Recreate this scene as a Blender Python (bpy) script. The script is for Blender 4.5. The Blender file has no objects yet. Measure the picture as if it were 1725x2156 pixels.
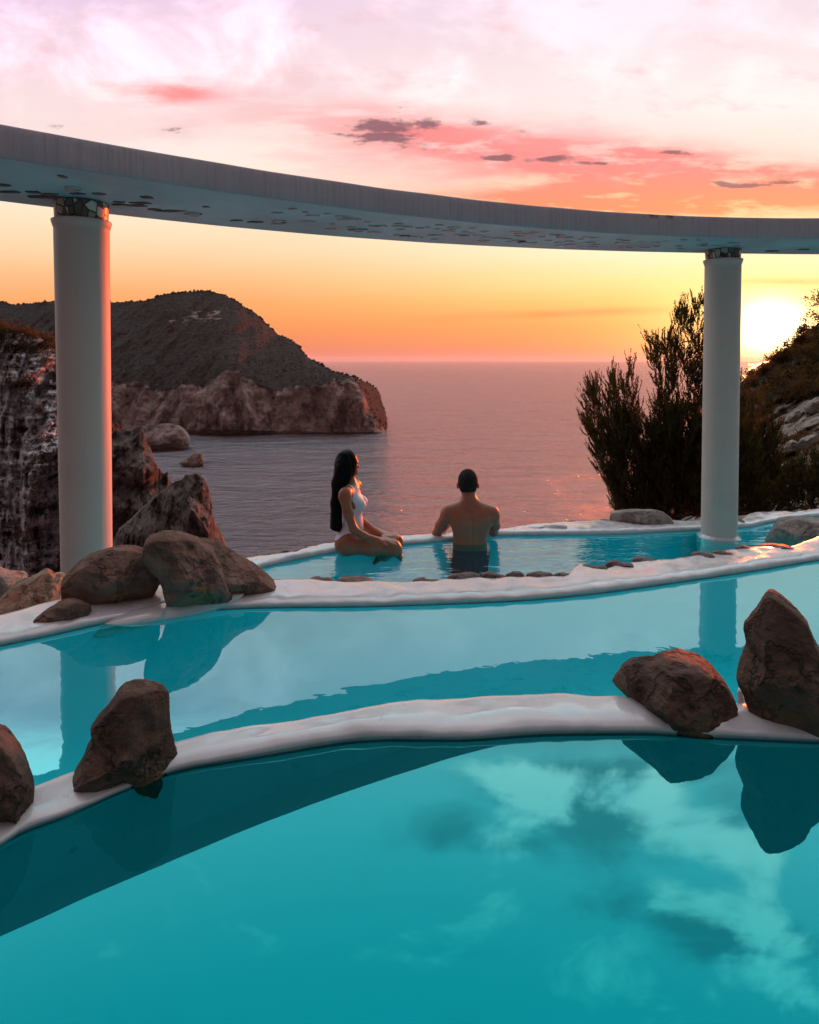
import bpy, bmesh, math, random
import numpy as np
from mathutils import Vector, Matrix, noise
from math import sin, cos, pi, radians, sqrt, exp

# ------------------------------------------------------------------ camera
SC = bpy.context.scene
COL = SC.collection
W, H, F = 1725.0, 2156.0, 1400.0      # working units of the photograph
OY = 801.0                            # row of the optical axis
PITCH = radians(1.76)
CAMZ = 0.86
cd = bpy.data.cameras.new('camera'); cam = bpy.data.objects.new('camera', cd); COL.objects.link(cam)
cam.location = (0, 0, CAMZ); cam.rotation_euler = (radians(90) - PITCH, 0, 0)
cd.sensor_fit = 'VERTICAL'; cd.sensor_height = 36.0; cd.lens = F / H * 36.0
cd.shift_y = (OY - H / 2) / H
cd.clip_start = 0.05; cd.clip_end = 300000
SC.camera = cam

def at(x, y, Y):
    """world point seen at (x, y) at distance Y ahead"""
    cx, cy = (x - W / 2) / F, -(y - OY) / F
    d = Vector((cx, cos(PITCH) + cy * sin(PITCH), -sin(PITCH) + cy * cos(PITCH)))
    return Vector((0, 0, CAMZ)) + d * (Y / d.y)

def onz(x, y, z):
    """world point seen at (x, y) on the level plane z"""
    cx, cy = (x - W / 2) / F, -(y - OY) / F
    d = Vector((cx, cos(PITCH) + cy * sin(PITCH), -sin(PITCH) + cy * cos(PITCH)))
    return Vector((0, 0, CAMZ)) + d * ((z - CAMZ) / d.z)

def S(x, y): return (x / 1.18725, y / 1.18725)

Z_NEAR, Z_MID, Z_FAR, Z_SEA = 0.0, 0.005, -0.74, -100.0

# ------------------------------------------------------------------ view transform
SC.view_settings.view_transform = 'Standard'; SC.view_settings.look = 'None'
SC.view_settings.exposure = 0.0; SC.view_settings.gamma = 1.0
SC.render.engine = 'CYCLES'
SC.cycles.max_bounces = 8; SC.cycles.transparent_max_bounces = 24
SC.cycles.use_denoising = True
SC.cycles.sample_clamp_indirect = 4.0

# ------------------------------------------------------------------ node helpers
class NB:
    """small expression builder for shader nodes"""
    def __init__(s, nt): s.nt = nt; s.n = nt.nodes; s.l = nt.links
    def node(s, t, **kw):
        n = s.n.new(t)
        for k, v in kw.items(): setattr(n, k, v)
        return n
    def put(s, sock, v):
        if isinstance(v, (int, float)): sock.default_value = v
        elif isinstance(v, (tuple, list)):
            v = tuple(v)
            if len(sock.default_value) == 4 and len(v) == 3: v = v + (1,)
            sock.default_value = v
        else: s.l.new(v, sock)
    def m(s, op, a, b=None, c=None, clamp=False):
        n = s.node('ShaderNodeMath', operation=op, use_clamp=clamp)
        s.put(n.inputs[0], a)
        if b is not None: s.put(n.inputs[1], b)
        if c is not None: s.put(n.inputs[2], c)
        return n.outputs[0]
    def add(s, a, b): return s.m('ADD', a, b)
    def sub(s, a, b): return s.m('SUBTRACT', a, b)
    def mul(s, a, b): return s.m('MULTIPLY', a, b)
    def sstep(s, x, a, b):
        n = s.node('ShaderNodeMapRange', interpolation_type='SMOOTHSTEP')
        s.put(n.inputs['Value'], x); s.put(n.inputs['From Min'], a); s.put(n.inputs['From Max'], b)
        return n.outputs[0]
    def lin(s, x, a, b, c=0.0, d=1.0):
        n = s.node('ShaderNodeMapRange'); s.put(n.inputs['Value'], x)
        for k, v in (('From Min', a), ('From Max', b), ('To Min', c), ('To Max', d)): s.put(n.inputs[k], v)
        return n.outputs[0]
    def mix(s, f, a, b, mode='MIX'):
        n = s.node('ShaderNodeMix', data_type='RGBA', blend_type=mode)
        s.put(n.inputs[0], f); s.put(n.inputs[6], a); s.put(n.inputs[7], b)
        return n.outputs[2]
    def vec(s, x, y, z=0.0):
        n = s.node('ShaderNodeCombineXYZ')
        s.put(n.inputs[0], x); s.put(n.inputs[1], y); s.put(n.inputs[2], z)
        return n.outputs[0]
    def noise(s, v, scale=1.0, det=4.0, rough=0.5, dist=0.0, col=False, typ='FBM'):
        n = s.node('ShaderNodeTexNoise'); n.noise_type = typ
        if v is not None: s.put(n.inputs['Vector'], v)
        n.inputs['Scale'].default_value = scale; n.inputs['Detail'].default_value = det
        n.inputs['Roughness'].default_value = rough; n.inputs['Distortion'].default_value = dist
        return n.outputs[1 if col else 0]
    def ramp(s, f, stops, interp='LINEAR'):
        n = s.node('ShaderNodeValToRGB'); e = n.color_ramp; e.interpolation = interp
        while len(e.elements) < len(stops): e.elements.new(0.5)
        for k, (p, c) in zip(e.elements, stops):
            k.position = p; k.color = tuple(c) + (1,) if len(c) == 3 else c
        s.put(n.inputs[0], f); return n.outputs[0]
    def vmath(s, op, a, b):
        n = s.node('ShaderNodeVectorMath', operation=op); s.put(n.inputs[0], a); s.put(n.inputs[1], b)
        return n.outputs[0]

def lin(r, g, b, k=1.0):
    def c(v):
        v /= 255.0
        return v / 12.92 if v <= 0.04045 else ((v + 0.055) / 1.055) ** 2.4
    return (c(r) * k, c(g) * k, c(b) * k)

# ------------------------------------------------------------------ sky (world)
SUN_X, SUN_Y = 1622.0, 688.0
SU, SV = (SUN_X - W / 2) / F, (757 - SUN_Y) / F     # the sun's direction: X/Y and Z/Y
world = bpy.data.worlds.new('World'); SC.world = world; world.use_nodes = True
nt = world.node_tree; nt.nodes.clear(); B = NB(nt)
tc = B.node('ShaderNodeTexCoord')
sp = B.node('ShaderNodeSeparateXYZ'); nt.links.new(tc.outputs['Generated'], sp.inputs[0])
X, Y_, Z_ = sp.outputs
Yc = B.m('MAXIMUM', Y_, 0.25)
u0 = B.m('DIVIDE', X, Yc); v0 = B.m('DIVIDE', Z_, Yc)
# streaky wind-drawn warp
wn = B.noise(B.vec(B.mul(u0, 1.1), B.mul(v0, 6.0), 3.1), 2.2, 5, 0.55)
wn2 = B.noise(B.vec(B.mul(u0, 3.0), B.mul(v0, 14.0), 7.7), 3.0, 5, 0.6)
v = B.add(v0, B.mul(B.sub(wn, 0.5), B.m('MULTIPLY', B.sstep(v0, 0.0, 0.3), 0.085)))
u = u0
def stops(lst): return [((757 - y) / F / 1.2 if y <= 757 else 0.0, tuple(c)) for y, c in lst]
left = B.ramp(B.mul(v, 1 / 1.2), stops([
    (757, lin(226, 118, 98)), (722, lin(240, 132, 92)), (680, lin(247, 150, 88)), (630, lin(250, 168, 102)), (560, lin(254, 202, 150)),
    (480, lin(255, 226, 188)), (405, lin(255, 240, 215)), (330, lin(254, 236, 228)), (250, lin(251, 226, 224)), (160, lin(249, 220, 227)),
    (60, lin(245, 216, 229)), (-20, lin(238, 210, 234))]))
right = B.ramp(B.mul(v, 1 / 1.2), stops([
    (757, lin(236, 138, 118)), (735, lin(238, 138, 108)), (716, lin(248, 150, 98)), (690, lin(251, 158, 92)), (640, lin(254, 197, 112)), (595, lin(255, 226, 150)), (540, lin(255, 243, 200)),
    (490, lin(255, 247, 212)), (430, lin(255, 232, 160)), (385, lin(255, 218, 184)), (330, lin(254, 231, 216)), (230, lin(254, 240, 236)), (90, lin(248, 227, 232)), (-20, lin(243, 223, 234))]))
sky = B.mix(B.sstep(u, -0.35, 0.42), left, right)
# pink veil clouds low above the beam on the right
def blob(cu, cv, ru, rv, soft=1.0, tilt=0.0):
    du = B.mul(B.sub(u0, cu), 1 / ru)
    dv = B.mul(B.add(B.sub(v, cv), B.mul(B.sub(u0, cu), tilt)), 1 / rv)
    d2 = B.add(B.mul(du, du), B.mul(dv, dv))
    return B.m('EXPONENT', B.mul(d2, -soft))
def px(x, y): return ((x - W / 2) / F, (757 - y) / F)
streak = B.sstep(wn2, 0.34, 0.56)
veil = B.m('MINIMUM', B.add(B.add(B.mul(blob(*px(1200, 335), 0.36, 0.040, tilt=0.13), 1.25), B.mul(blob(*px(1300, 425), 0.34, 0.020, tilt=0.02), 1.1)),
                            B.add(B.mul(blob(*px(370, 198), 0.085, 0.016), 0.75), B.mul(blob(*px(1640, 385), 0.20, 0.024), 0.8))), 1.0)
veil = B.mul(veil, B.lin(streak, 0, 1, 0.35, 1.0))
sky = B.mix(B.m('MINIMUM', B.mul(veil, 1.25), 0.95), sky, B.mix(B.sstep(v0, 0.22, 0.30), lin(252, 140, 96), lin(250, 134, 132)))
mauve = B.mul(blob(*px(760, 318), 0.42, 0.050), B.mul(B.sstep(wn, 0.42, 0.62), 0.5))
sky = B.mix(mauve, sky, lin(252, 176, 172))
lav = blob(*px(120, -20), 0.34, 0.075)
sky = B.mix(B.mul(lav, 0.22), sky, lin(214, 176, 236))
# faint pink mottle high up
mot = B.noise(B.vec(B.mul(u0, 2.0), B.mul(v0, 5.0), 1.0), 5.0, 6, 0.62)
sky = B.mix(B.mul(B.sstep(mot, 0.52, 0.74), B.mul(B.sstep(v0, 0.22, 0.34), 0.55)), sky, lin(244, 196, 200))
# thin bars above the horizon
bars = B.add(B.add(B.mul(blob(*px(1230, 659), 0.19, 0.0062, tilt=-0.035), 0.85), B.mul(blob(*px(1660, 586), 0.085, 0.0065, tilt=-0.03), 0.95)),
             B.mul(blob(*px(1250, 736), 0.30, 0.014), 0.35))
bars = B.mul(bars, B.lin(wn2, 0.35, 0.55, 0.55, 1.0))
sky = B.mix(B.m('MINIMUM', bars, 1.0), sky, lin(228, 138, 84))
# small dark clouds
cn = B.noise(B.vec(B.mul(u0, 5.0), B.mul(v0, 13.0), 2.0), 5.0, 6, 0.62)
dk = None
for (x, y, ru, rv, k) in [(822, 270, 0.052, 0.016, 1.15), (800, 296, 0.062, 0.0075, 1.1), (897, 260, 0.026, 0.0115, 1.15), (838, 305, 0.034, 0.007, 0.85),
                          (1047, 338, 0.026, 0.0065, 1.0), (1148, 339, 0.040, 0.0045, 0.85), (1245, 350, 0.040, 0.0035, 0.9),
                          (1413, 333, 0.024, 0.0042, 0.95), (1560, 405, 0.055, 0.0048, 1.0), (1650, 399, 0.040, 0.0055, 1.0),
                          (1015, 250, 0.026, 0.0072, 0.62), (1100, 270, 0.024, 0.006, 0.5), (850, 226, 0.026, 0.007, 0.45), (883, 309, 0.026, 0.006, 0.5),
                          (1600, 362, 0.045, 0.003, 0.55), (120, 266, 0.017, 0.0045, 0.5), (370, 275, 0.026, 0.006, 0.42), (1100, 357, 0.03, 0.003, 0.4)]:
    b = B.mul(blob(*px(x, y), ru, rv, 0.8), k * 1.3)
    dk = b if dk is None else B.m('MAXIMUM', dk, b)
dk = B.sstep(B.add(dk, B.mul(B.sub(cn, 0.5), 2.9)), 0.52, 1.15)
sky = B.mix(B.mul(dk, 0.85), sky, lin(128, 84, 98))
# glow of the low sun through the air
gs = B.m('EXPONENT', B.mul(B.add(B.m('POWER', B.mul(B.sub(u0, SU), 1 / 0.19), 2.0), B.m('POWER', B.mul(B.sub(v0, SV), 1 / 0.12), 2.0)), -1.0))
sky = B.mix(B.mul(gs, 0.55), sky, lin(255, 212, 138))
def glow(r, rv, k, c):
    g = B.m('EXPONENT', B.mul(B.add(B.m('POWER', B.m('ABSOLUTE', B.mul(B.sub(u0, SU), 1 / r)), 2.0), B.m('POWER', B.m('ABSOLUTE', B.mul(B.sub(v0, SV), 1 / rv)), 2.0)), -1.0))
    return B.mix(1.0, (0, 0, 0), B.vmath('MULTIPLY', B.vec(B.mul(g, k), B.mul(g, k), B.mul(g, k)), c))
front = B.sstep(Y_, 0.05, 0.45)
# high sky (above the frame): broken grey-white cloud over blue
q = B.vec(B.mul(u0, 1.0), B.mul(v0, 1.25), 4.4)
c1 = B.noise(q, 5.0, 8, 0.58, 0.4)
c2 = B.noise(B.vec(B.add(u0, 5.0), v0, 9.0), 2.2, 6, 0.55)
# fields of cloud where they stand
cm0 = B.m('MAXIMUM', blob(0.30, 0.72, 0.34, 0.13, 0.9, tilt=0.30), B.m('MAXIMUM', B.mul(blob(0.52, 0.92, 0.30, 0.10, 1.0, tilt=0.35), 0.95), B.mul(blob(0.10, 0.66, 0.22, 0.05, 1.0), 0.9)))
def fld(lst, amp):
    f = None
    for (x, y, ru, rv, tl, k) in lst:
        b = B.mul(blob((x - W / 2) / F, (y - 757) / F, ru, rv, 1.0, tilt=tl), k); f = b if f is None else B.m('MAXIMUM', f, b)
    return B.add(f, B.mul(B.sub(c1, 0.5), amp))
# the broken cloud field standing higher than the frame, seen only as a reflection
whites = B.sstep(fld([(1130, 1668, 0.13, 0.040, 0.0, 1.0), (1400, 1690, 0.045, 0.050, 0.0, 0.95), (1500, 1800, 0.10, 0.04, -0.1, 0.6), (1480, 1930, 0.24, 0.040, -0.38, 0.75), (1640, 2090, 0.12, 0.04, -0.3, 0.6), (1330, 1870, 0.10, 0.03, -0.2, 0.55), (1010, 1640, 0.09, 0.03, 0.0, 0.7)], 3.4), 0.22, 0.90)
darks = B.sstep(fld([(1050, 1775, 0.14, 0.045, 0.0, 0.75), (1290, 1740, 0.17, 0.060, -0.1, 1.0), (1340, 1640, 0.20, 0.03, 0.0, 0.9), (1520, 1990, 0.17, 0.045, -0.15, 1.0), (1580, 1740, 0.12, 0.08, 0.0, 0.8), (950, 2030, 0.20, 0.03, 0.0, 0.45)], -2.2), 0.20, 0.95)
clear = B.ramp(B.lin(v0, 0.5, 2.6), [(0, (0.95, 0.95, 0.98)), (0.09, (0.60, 1.15, 1.22)), (0.24, (0.42, 0.98, 1.06)), (0.40, (0.60, 0.74, 0.80)), (1, (0.98, 0.92, 0.98))])
clear = B.mix(1.0, clear, B.vec(1.9, 1.9, 1.9), 'MULTIPLY')
hi = B.mix(B.mul(darks, 0.62), clear, (0.30, 0.45, 0.50))
hi = B.mix(whites, hi, (4.0, 3.2, 3.0))
k_hi = B.sstep(v0, 0.53, 0.62)
cl = B.noise(B.vec(B.mul(u0, 1.0), B.mul(v0, 1.5), 12.0), 4.6, 8, 0.58, 0.5)
clb = B.mul(B.sstep(cl, 0.43, 0.68), B.mul(B.sstep(v0, 0.34, 0.42), B.lin(B.sstep(u0, -0.10, 0.35), 0, 1, 1.0, 0.45)))
gn = B.add(1.0, B.mul(clb, 0.42))
sky = B.mix(1.0, sky, B.vec(gn, gn, gn), 'MULTIPLY')
# bright cloud brilliance inside the band that clips to white anyway
band = B.mul(B.sstep(v0, 0.30, 0.42), B.lin(B.noise(q, 4.2, 6, 0.55), 0.36, 0.62, 0.86, 1.38))
gain = B.lin(B.sstep(v0, 0.30, 0.40), 0, 1, 1.0, 1.0)
sky = B.mix(k_hi, sky, hi)
# sides and back: dim dusk
back = B.ramp(B.lin(Z_, -0.1, 1.0), [(0, (0.085, 0.060, 0.055)), (0.5, (0.09, 0.070, 0.075)), (0.75, (0.28, 0.25, 0.27)), (1, (0.70, 0.64, 0.68))])
sky = B.mix(front, back, sky)
tot = B.vmath('ADD', sky, B.vmath('MULTIPLY', glow(0.050, 0.033, 5.0, (1.0, 0.80, 0.42)), B.vec(front, front, front)))
tot = B.vmath('ADD', tot, B.vmath('MULTIPLY', glow(0.13, 0.062, 0.75, (1.0, 0.72, 0.30)), B.vec(front, front, front)))
# below the horizon the world is dark
tot = B.mix(B.sstep(Z_, -0.02, -0.002), (0.10, 0.09, 0.10), tot)
nish = B.node('ShaderNodeTexSky', sky_type='NISHITA'); nish.sun_disc = False
SUN_EL = math.atan(SV / sqrt(1 + SU * SU)); SUN_AZ = math.atan2(SU, 1.0)
nish.sun_elevation = SUN_EL; nish.sun_rotation = SUN_AZ
bg1 = B.node('ShaderNodeBackground'); B.put(bg1.inputs[0], tot); bg1.inputs[1].default_value = 1.0
bg2 = B.node('ShaderNodeBackground'); nt.links.new(nish.outputs[0], bg2.inputs[0]); bg2.inputs[1].default_value = 0.015
ad = B.node('ShaderNodeAddShader'); nt.links.new(bg1.outputs[0], ad.inputs[0]); nt.links.new(bg2.outputs[0], ad.inputs[1])
wo = B.node('ShaderNodeOutputWorld'); nt.links.new(ad.outputs[0], wo.inputs[0])
world.cycles.sampling_method = 'MANUAL'; world.cycles.sample_map_resolution = 1024

# ------------------------------------------------------------------ sun
sl = bpy.data.lights.new('sun', 'SUN'); sl.energy = 4.8; sl.angle = radians(0.6); sl.color = (1.0, 0.11, 0.015)
so = bpy.data.objects.new('sun', sl); COL.objects.link(so)
sdir = Vector((SU, 1.0, SV)).normalized()
so.rotation_euler = sdir.to_track_quat('Z', 'Y').to_euler()

# ------------------------------------------------------------------ object helpers
def mesh(name, V, Fc, mat=None, parent=None, smooth=True):
    me = bpy.data.meshes.new(name); me.from_pydata([tuple(p) for p in V], [], Fc); me.update()
    if smooth and len(me.polygons): me.polygons.foreach_set('use_smooth', [True] * len(me.polygons))
    o = bpy.data.objects.new(name, me); COL.objects.link(o)
    if mat: me.materials.append(mat)
    if parent: o.parent = parent; o.matrix_parent_inverse = parent.matrix_world.inverted()
    return o
def tag(o, label=None, cat=None, group=None, kind=None):
    if label: o['label'] = label
    if cat: o['category'] = cat
    if group: o['group'] = group
    if kind: o['kind'] = kind
    return o
def empty(name, loc):
    o = bpy.data.objects.new(name, None); COL.objects.link(o); o.location = loc; o.empty_display_size = 0.1
    bpy.context.view_layer.update(); return o
def grid_faces(nu, nv, wrap=False, flip=False):
    f = []
    for i in range(nu if wrap else nu - 1):
        for j in range(nv - 1):
            a = i * nv + j; b = ((i + 1) % nu) * nv + j
            f.append((a, b, b + 1, a + 1) if not flip else (a, a + 1, b + 1, b))
    return f
def interp(pts, x):
    """monotone-x cubic (Catmull-Rom) through pts"""
    n = len(pts)
    if x <= pts[0][0]: k = 0
    elif x >= pts[-1][0]: k = n - 2
    else: k = max(i for i in range(n - 1) if pts[i][0] <= x)
    x0, y0 = pts[k]; x1, y1 = pts[k + 1]
    h = x1 - x0; t = (x - x0) / h
    if t < 0 or t > 1: return y0 + (y1 - y0) * t
    def sl_(i):
        if i <= 0 or i >= n - 1:
            i = min(max(i, 1), n - 1); return (pts[i][1] - pts[i - 1][1]) / (pts[i][0] - pts[i - 1][0])
        a = (pts[i][1] - pts[i - 1][1]) / (pts[i][0] - pts[i - 1][0]); b = (pts[i + 1][1] - pts[i][1]) / (pts[i + 1][0] - pts[i][0])
        return 0 if a * b < 0 else 2 * a * b / (a + b + 1e-12) if abs(a + b) > 1e-9 else 0
    m0, m1 = sl_(k) * h, sl_(k + 1) * h
    return (2*t**3 - 3*t*t + 1) * y0 + (t**3 - 2*t*t + t) * m0 + (-2*t**3 + 3*t*t) * y1 + (t**3 - t*t) * m1
def li(pts, x):
    return float(np.interp(x, [p[0] for p in pts], [p[1] for p in pts]))
def fbm(p, o=5, h=0.6): return noise.fractal(p, h, 2.1, o)
def add_tri_tube(V, Fc, a, b, ra, rb, n=4):
    d = (b - a)
    if d.length < 1e-6: return
    d.normalize(); s = d.cross(Vector((0.3, 0.1, 1)) if abs(d.z) < 0.9 else Vector((1, 0, 0))).normalized(); t = d.cross(s)
    k = len(V)
    for c, r in ((a, ra), (b, rb)):
        for i in range(n):
            an = 2 * pi * i / n; V.append(c + (s * cos(an) + t * sin(an)) * r)
    for i in range(n): Fc.append((k + i, k + (i + 1) % n, k + n + (i + 1) % n, k + n + i))

# ------------------------------------------------------------------ materials
def newmat(name):
    m = bpy.data.materials.new(name); m.use_nodes = True; nt = m.node_tree; nt.nodes.clear()
    b = NB(nt); out = b.node('ShaderNodeOutputMaterial'); return m, b, out
def principled(b, out, **kw):
    p = b.node('ShaderNodeBsdfPrincipled')
    for k, v in kw.items(): b.put(p.inputs[k.replace('_', ' ')], v)
    b.l.new(p.outputs[0], out.inputs[0]); return p
def bump(b, h, strength=0.5, dist=0.01, prev=None):
    n = b.node('ShaderNodeBump'); n.inputs['Strength'].default_value = strength; n.inputs['Distance'].default_value = dist
    b.l.new(h, n.inputs['Height'])
    if prev is not None: b.l.new(prev, n.inputs['Normal'])
    return n.outputs[0]
def objco(b, scale=(1, 1, 1)):
    t = b.node('ShaderNodeTexCoord'); m = b.node('ShaderNodeMapping'); m.inputs['Scale'].default_value = scale
    b.l.new(t.outputs['Object'], m.inputs[0]); return m.outputs[0]

def rock_mat(name, c_dark, c_mid, c_light, scale=6.0, rough=0.9, bd=0.02, streak=(1, 1, 1), orange=None, sp=0.2):
    m, b, out = newmat(name)
    co = objco(b, streak)
    n1 = b.noise(co, scale, 8, 0.62, 0.4); n2 = b.noise(co, scale * 0.35, 5, 0.55, 0.8); n3 = b.noise(co, scale * 7, 6, 0.6)
    col = b.ramp(n1, [(0.28, c_dark), (0.5, c_mid), (0.74, c_light)])
    col = b.mix(b.sstep(n2, 0.42, 0.66), col, b.mix(0.5, col, c_light))
    if orange: col = b.mix(b.mul(b.sstep(b.noise(co, scale * 0.5, 4, 0.5, 1.0), 0.5, 0.66), 0.8), col, orange)
    pits = b.sstep(b.noise(co, scale * 2.2, 3, 0.5), 0.30, 0.40)
    col = b.mix(b.mul(b.sub(1.0, pits), 0.6), col, c_dark)
    vo = b.node('ShaderNodeTexVoronoi', feature='DISTANCE_TO_EDGE'); vo.inputs['Scale'].default_value = scale * 0.55
    b.l.new(b.vmath('ADD', co, b.vmath('MULTIPLY', b.noise(co, scale * 0.8, 5, 0.6, col=True), (0.9 / scale * 3,) * 3)), vo.inputs['Vector'])
    ck = b.sstep(vo.outputs['Distance'], 0.0, 0.05)
    n5 = b.noise(objco(b, (1, 1, 3.2)), scale * 1.6, 6, 0.65, 0.5)
    col = b.mix(b.mul(b.sub(1.0, ck), 0.45), col, c_dark)
    col = b.mix(b.mul(b.sstep(n5, 0.55, 0.70), 0.35), col, c_light)
    h = b.add(b.add(b.add(b.mul(n1, 1.0), b.mul(n3, 0.30)), b.mul(pits, 0.22)), b.add(b.mul(ck, 0.25), b.mul(n5, 0.5)))
    principled(b, out, Base_Color=col, Roughness=rough, Normal=bump(b, h, 0.9, bd), Specular_IOR_Level=sp)
    return m
M = {}
M['boulder'] = rock_mat('boulder', (0.06, 0.029, 0.023), (0.185, 0.092, 0.070), (0.29, 0.158, 0.124), 7.0, 0.85, 0.03, orange=(0.30, 0.145, 0.070))
M['boulder_dark'] = rock_mat('boulder_dark', (0.024, 0.011, 0.008), (0.105, 0.052, 0.038), (0.190, 0.106, 0.080), 7.0, 0.8, 0.03, orange=(0.22, 0.085, 0.040))
M['boulder_tan'] = rock_mat('boulder_tan', (0.10, 0.06, 0.045), (0.32, 0.21, 0.15), (0.48, 0.35, 0.26), 9.0, 0.85, 0.02, orange=(0.48, 0.20, 0.09))
M['rim_stone'] = rock_mat('rim_stone', (0.04, 0.026, 0.026), (0.13, 0.085, 0.080), (0.24, 0.17, 0.155), 16.0, 0.6, 0.01)
M['grey_stone'] = rock_mat('grey_stone', (0.10, 0.075, 0.065), (0.27, 0.21, 0.185), (0.42, 0.34, 0.30), 9.0, 0.8, 0.02)

def plaster():
    m, b, out = newmat('white_plaster')
    co = objco(b)
    n1 = b.noise(co, 4.0, 4, 0.5); n2 = b.noise(co, 38.0, 5, 0.6); n3 = b.noise(co, 11.0, 3, 0.5)
    col = b.ramp(n1, [(0.3, (0.50, 0.445, 0.455)), (0.7, (0.60, 0.545, 0.55))])
    col = b.mix(b.mul(b.sstep(n2, 0.62, 0.72), 0.25), col, (0.36, 0.31, 0.30))
    col = b.mix(b.mul(b.sstep(b.noise(co, 7.0, 6, 0.65), 0.58, 0.70), 0.22), col, (0.42, 0.37, 0.35))
    vo = b.node('ShaderNodeTexVoronoi', feature='DISTANCE_TO_EDGE'); vo.inputs['Scale'].default_value = 2.6
    b.l.new(b.vmath('ADD', co, b.vmath('MULTIPLY', b.noise(co, 5.0, 6, 0.6, col=True), (0.35,) * 3)), vo.inputs['Vector'])
    ck = b.mul(b.sub(1.0, b.sstep(vo.outputs['Distance'], 0.0, 0.006)), b.sstep(n1, 0.45, 0.6))
    col = b.mix(b.mul(ck, 0.4), col, (0.22, 0.18, 0.17))
    sp_ = b.node('ShaderNodeSeparateXYZ'); ge = b.node('ShaderNodeNewGeometry'); b.l.new(ge.outputs['Position'], sp_.inputs[0])
    wl = b.m('MAXIMUM', b.sub(1.0, b.sstep(b.m('ABSOLUTE', b.add(sp_.outputs[2], b.mul(n3, 0.006))), 0.004, 0.013)), b.sub(1.0, b.sstep(b.m('ABSOLUTE', b.sub(sp_.outputs[2], Z_FAR)), 0.006, 0.018)))
    col = b.mix(b.mul(wl, 0.45), col, (0.22, 0.25, 0.24))
    h = b.sub(b.add(b.mul(n3, 1.0), b.mul(n2, 0.14)), b.mul(ck, 0.15))
    principled(b, out, Base_Color=col, Roughness=b.lin(n3, 0.35, 0.65, 0.12, 0.42), Normal=bump(b, h, 0.28, 0.010), Specular_IOR_Level=0.6, Coat_Weight=0.35, Coat_Roughness=0.12)
    return m
M['plaster'] = plaster()

def paint(name, base, dirt, rough=0.6, streaks=True):
    m, b, out = newmat(name)
    co = objco(b); cs = objco(b, (14, 14, 0.6))
    n1 = b.noise(co, 2.5, 5, 0.6); n2 = b.noise(cs, 3.0, 3, 0.6); n3 = b.noise(co, 90, 3, 0.6)
    col = b.mix(b.mul(b.sstep(n1, 0.45, 0.7), 0.35), base, dirt)
    if streaks: col = b.mix(b.mul(b.sstep(n2, 0.48, 0.66), 0.40), col, dirt)
    principled(b, out, Base_Color=col, Roughness=rough, Normal=bump(b, b.add(b.mul(n3, 0.4), n2), 0.35, 0.004))
    return m
M['column'] = paint('column_paint', (0.54, 0.42, 0.37), (0.42, 0.33, 0.29), 0.55, False)

def water(name, tint, gl_near, gl_far, ior, b_scale, b_dist, stretch=(1, 1, 1), rough=0.0, strength=0.3, absorb=0.0):
    """clear tinted pool water: Fresnel mirror over see-through turquoise"""
    m, b, out = newmat(name)
    co = objco(b, stretch)
    h = b.add(b.noise(co, b_scale, 2, 0.5, 0.6), b.mul(b.noise(co, b_scale * 3.1, 2, 0.5), 0.25))
    nor = bump(b, h, strength, b_dist)
    lw = b.node('ShaderNodeLayerWeight'); lw.inputs[0].default_value = 0.5; b.l.new(nor, lw.inputs['Normal'])
    gcol = b.mix(b.sstep(lw.outputs['Facing'], 0.28, 0.62), gl_near, gl_far)
    ge = b.node('ShaderNodeNewGeometry'); fr = b.node('ShaderNodeFresnel'); b.put(fr.inputs[0], b.lin(ge.outputs['Backfacing'], 0, 1, ior, 1 / ior)); b.l.new(nor, fr.inputs['Normal'])
    g = b.node('ShaderNodeBsdfGlossy'); b.put(g.inputs['Color'], gcol); g.inputs['Roughness'].default_value = rough; b.l.new(nor, g.inputs['Normal'])
    t = b.node('ShaderNodeBsdfTransparent'); b.put(t.inputs[0], tint)
    mx = b.node('ShaderNodeMixShader'); b.l.new(fr.outputs[0], mx.inputs[0]); b.l.new(t.outputs[0], mx.inputs[1]); b.l.new(g.outputs[0], mx.inputs[2])
    b.l.new(mx.outputs[0], out.inputs[0]); return m
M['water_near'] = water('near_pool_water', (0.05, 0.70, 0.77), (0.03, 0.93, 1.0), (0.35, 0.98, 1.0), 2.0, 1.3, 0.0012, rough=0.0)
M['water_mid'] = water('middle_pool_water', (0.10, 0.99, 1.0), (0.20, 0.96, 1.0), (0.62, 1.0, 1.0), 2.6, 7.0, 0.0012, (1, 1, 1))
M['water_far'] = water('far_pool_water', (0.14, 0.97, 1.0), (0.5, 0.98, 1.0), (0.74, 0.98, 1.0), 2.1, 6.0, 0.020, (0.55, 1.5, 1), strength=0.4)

def simple(name, c, rough=0.7, **kw):
    m, b, out = newmat(name)
    n = b.noise(objco(b), 3.0, 4, 0.5)
    principled(b, out, Base_Color=b.mix(b.mul(n, 0.35), c, tuple(x * 0.75 for x in c)), Roughness=rough, **kw); return m
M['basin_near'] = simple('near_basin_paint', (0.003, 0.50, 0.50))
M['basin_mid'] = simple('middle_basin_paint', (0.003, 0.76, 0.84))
M['basin_far'] = simple('far_basin_paint', (0.003, 0.74, 0.82))

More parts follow.
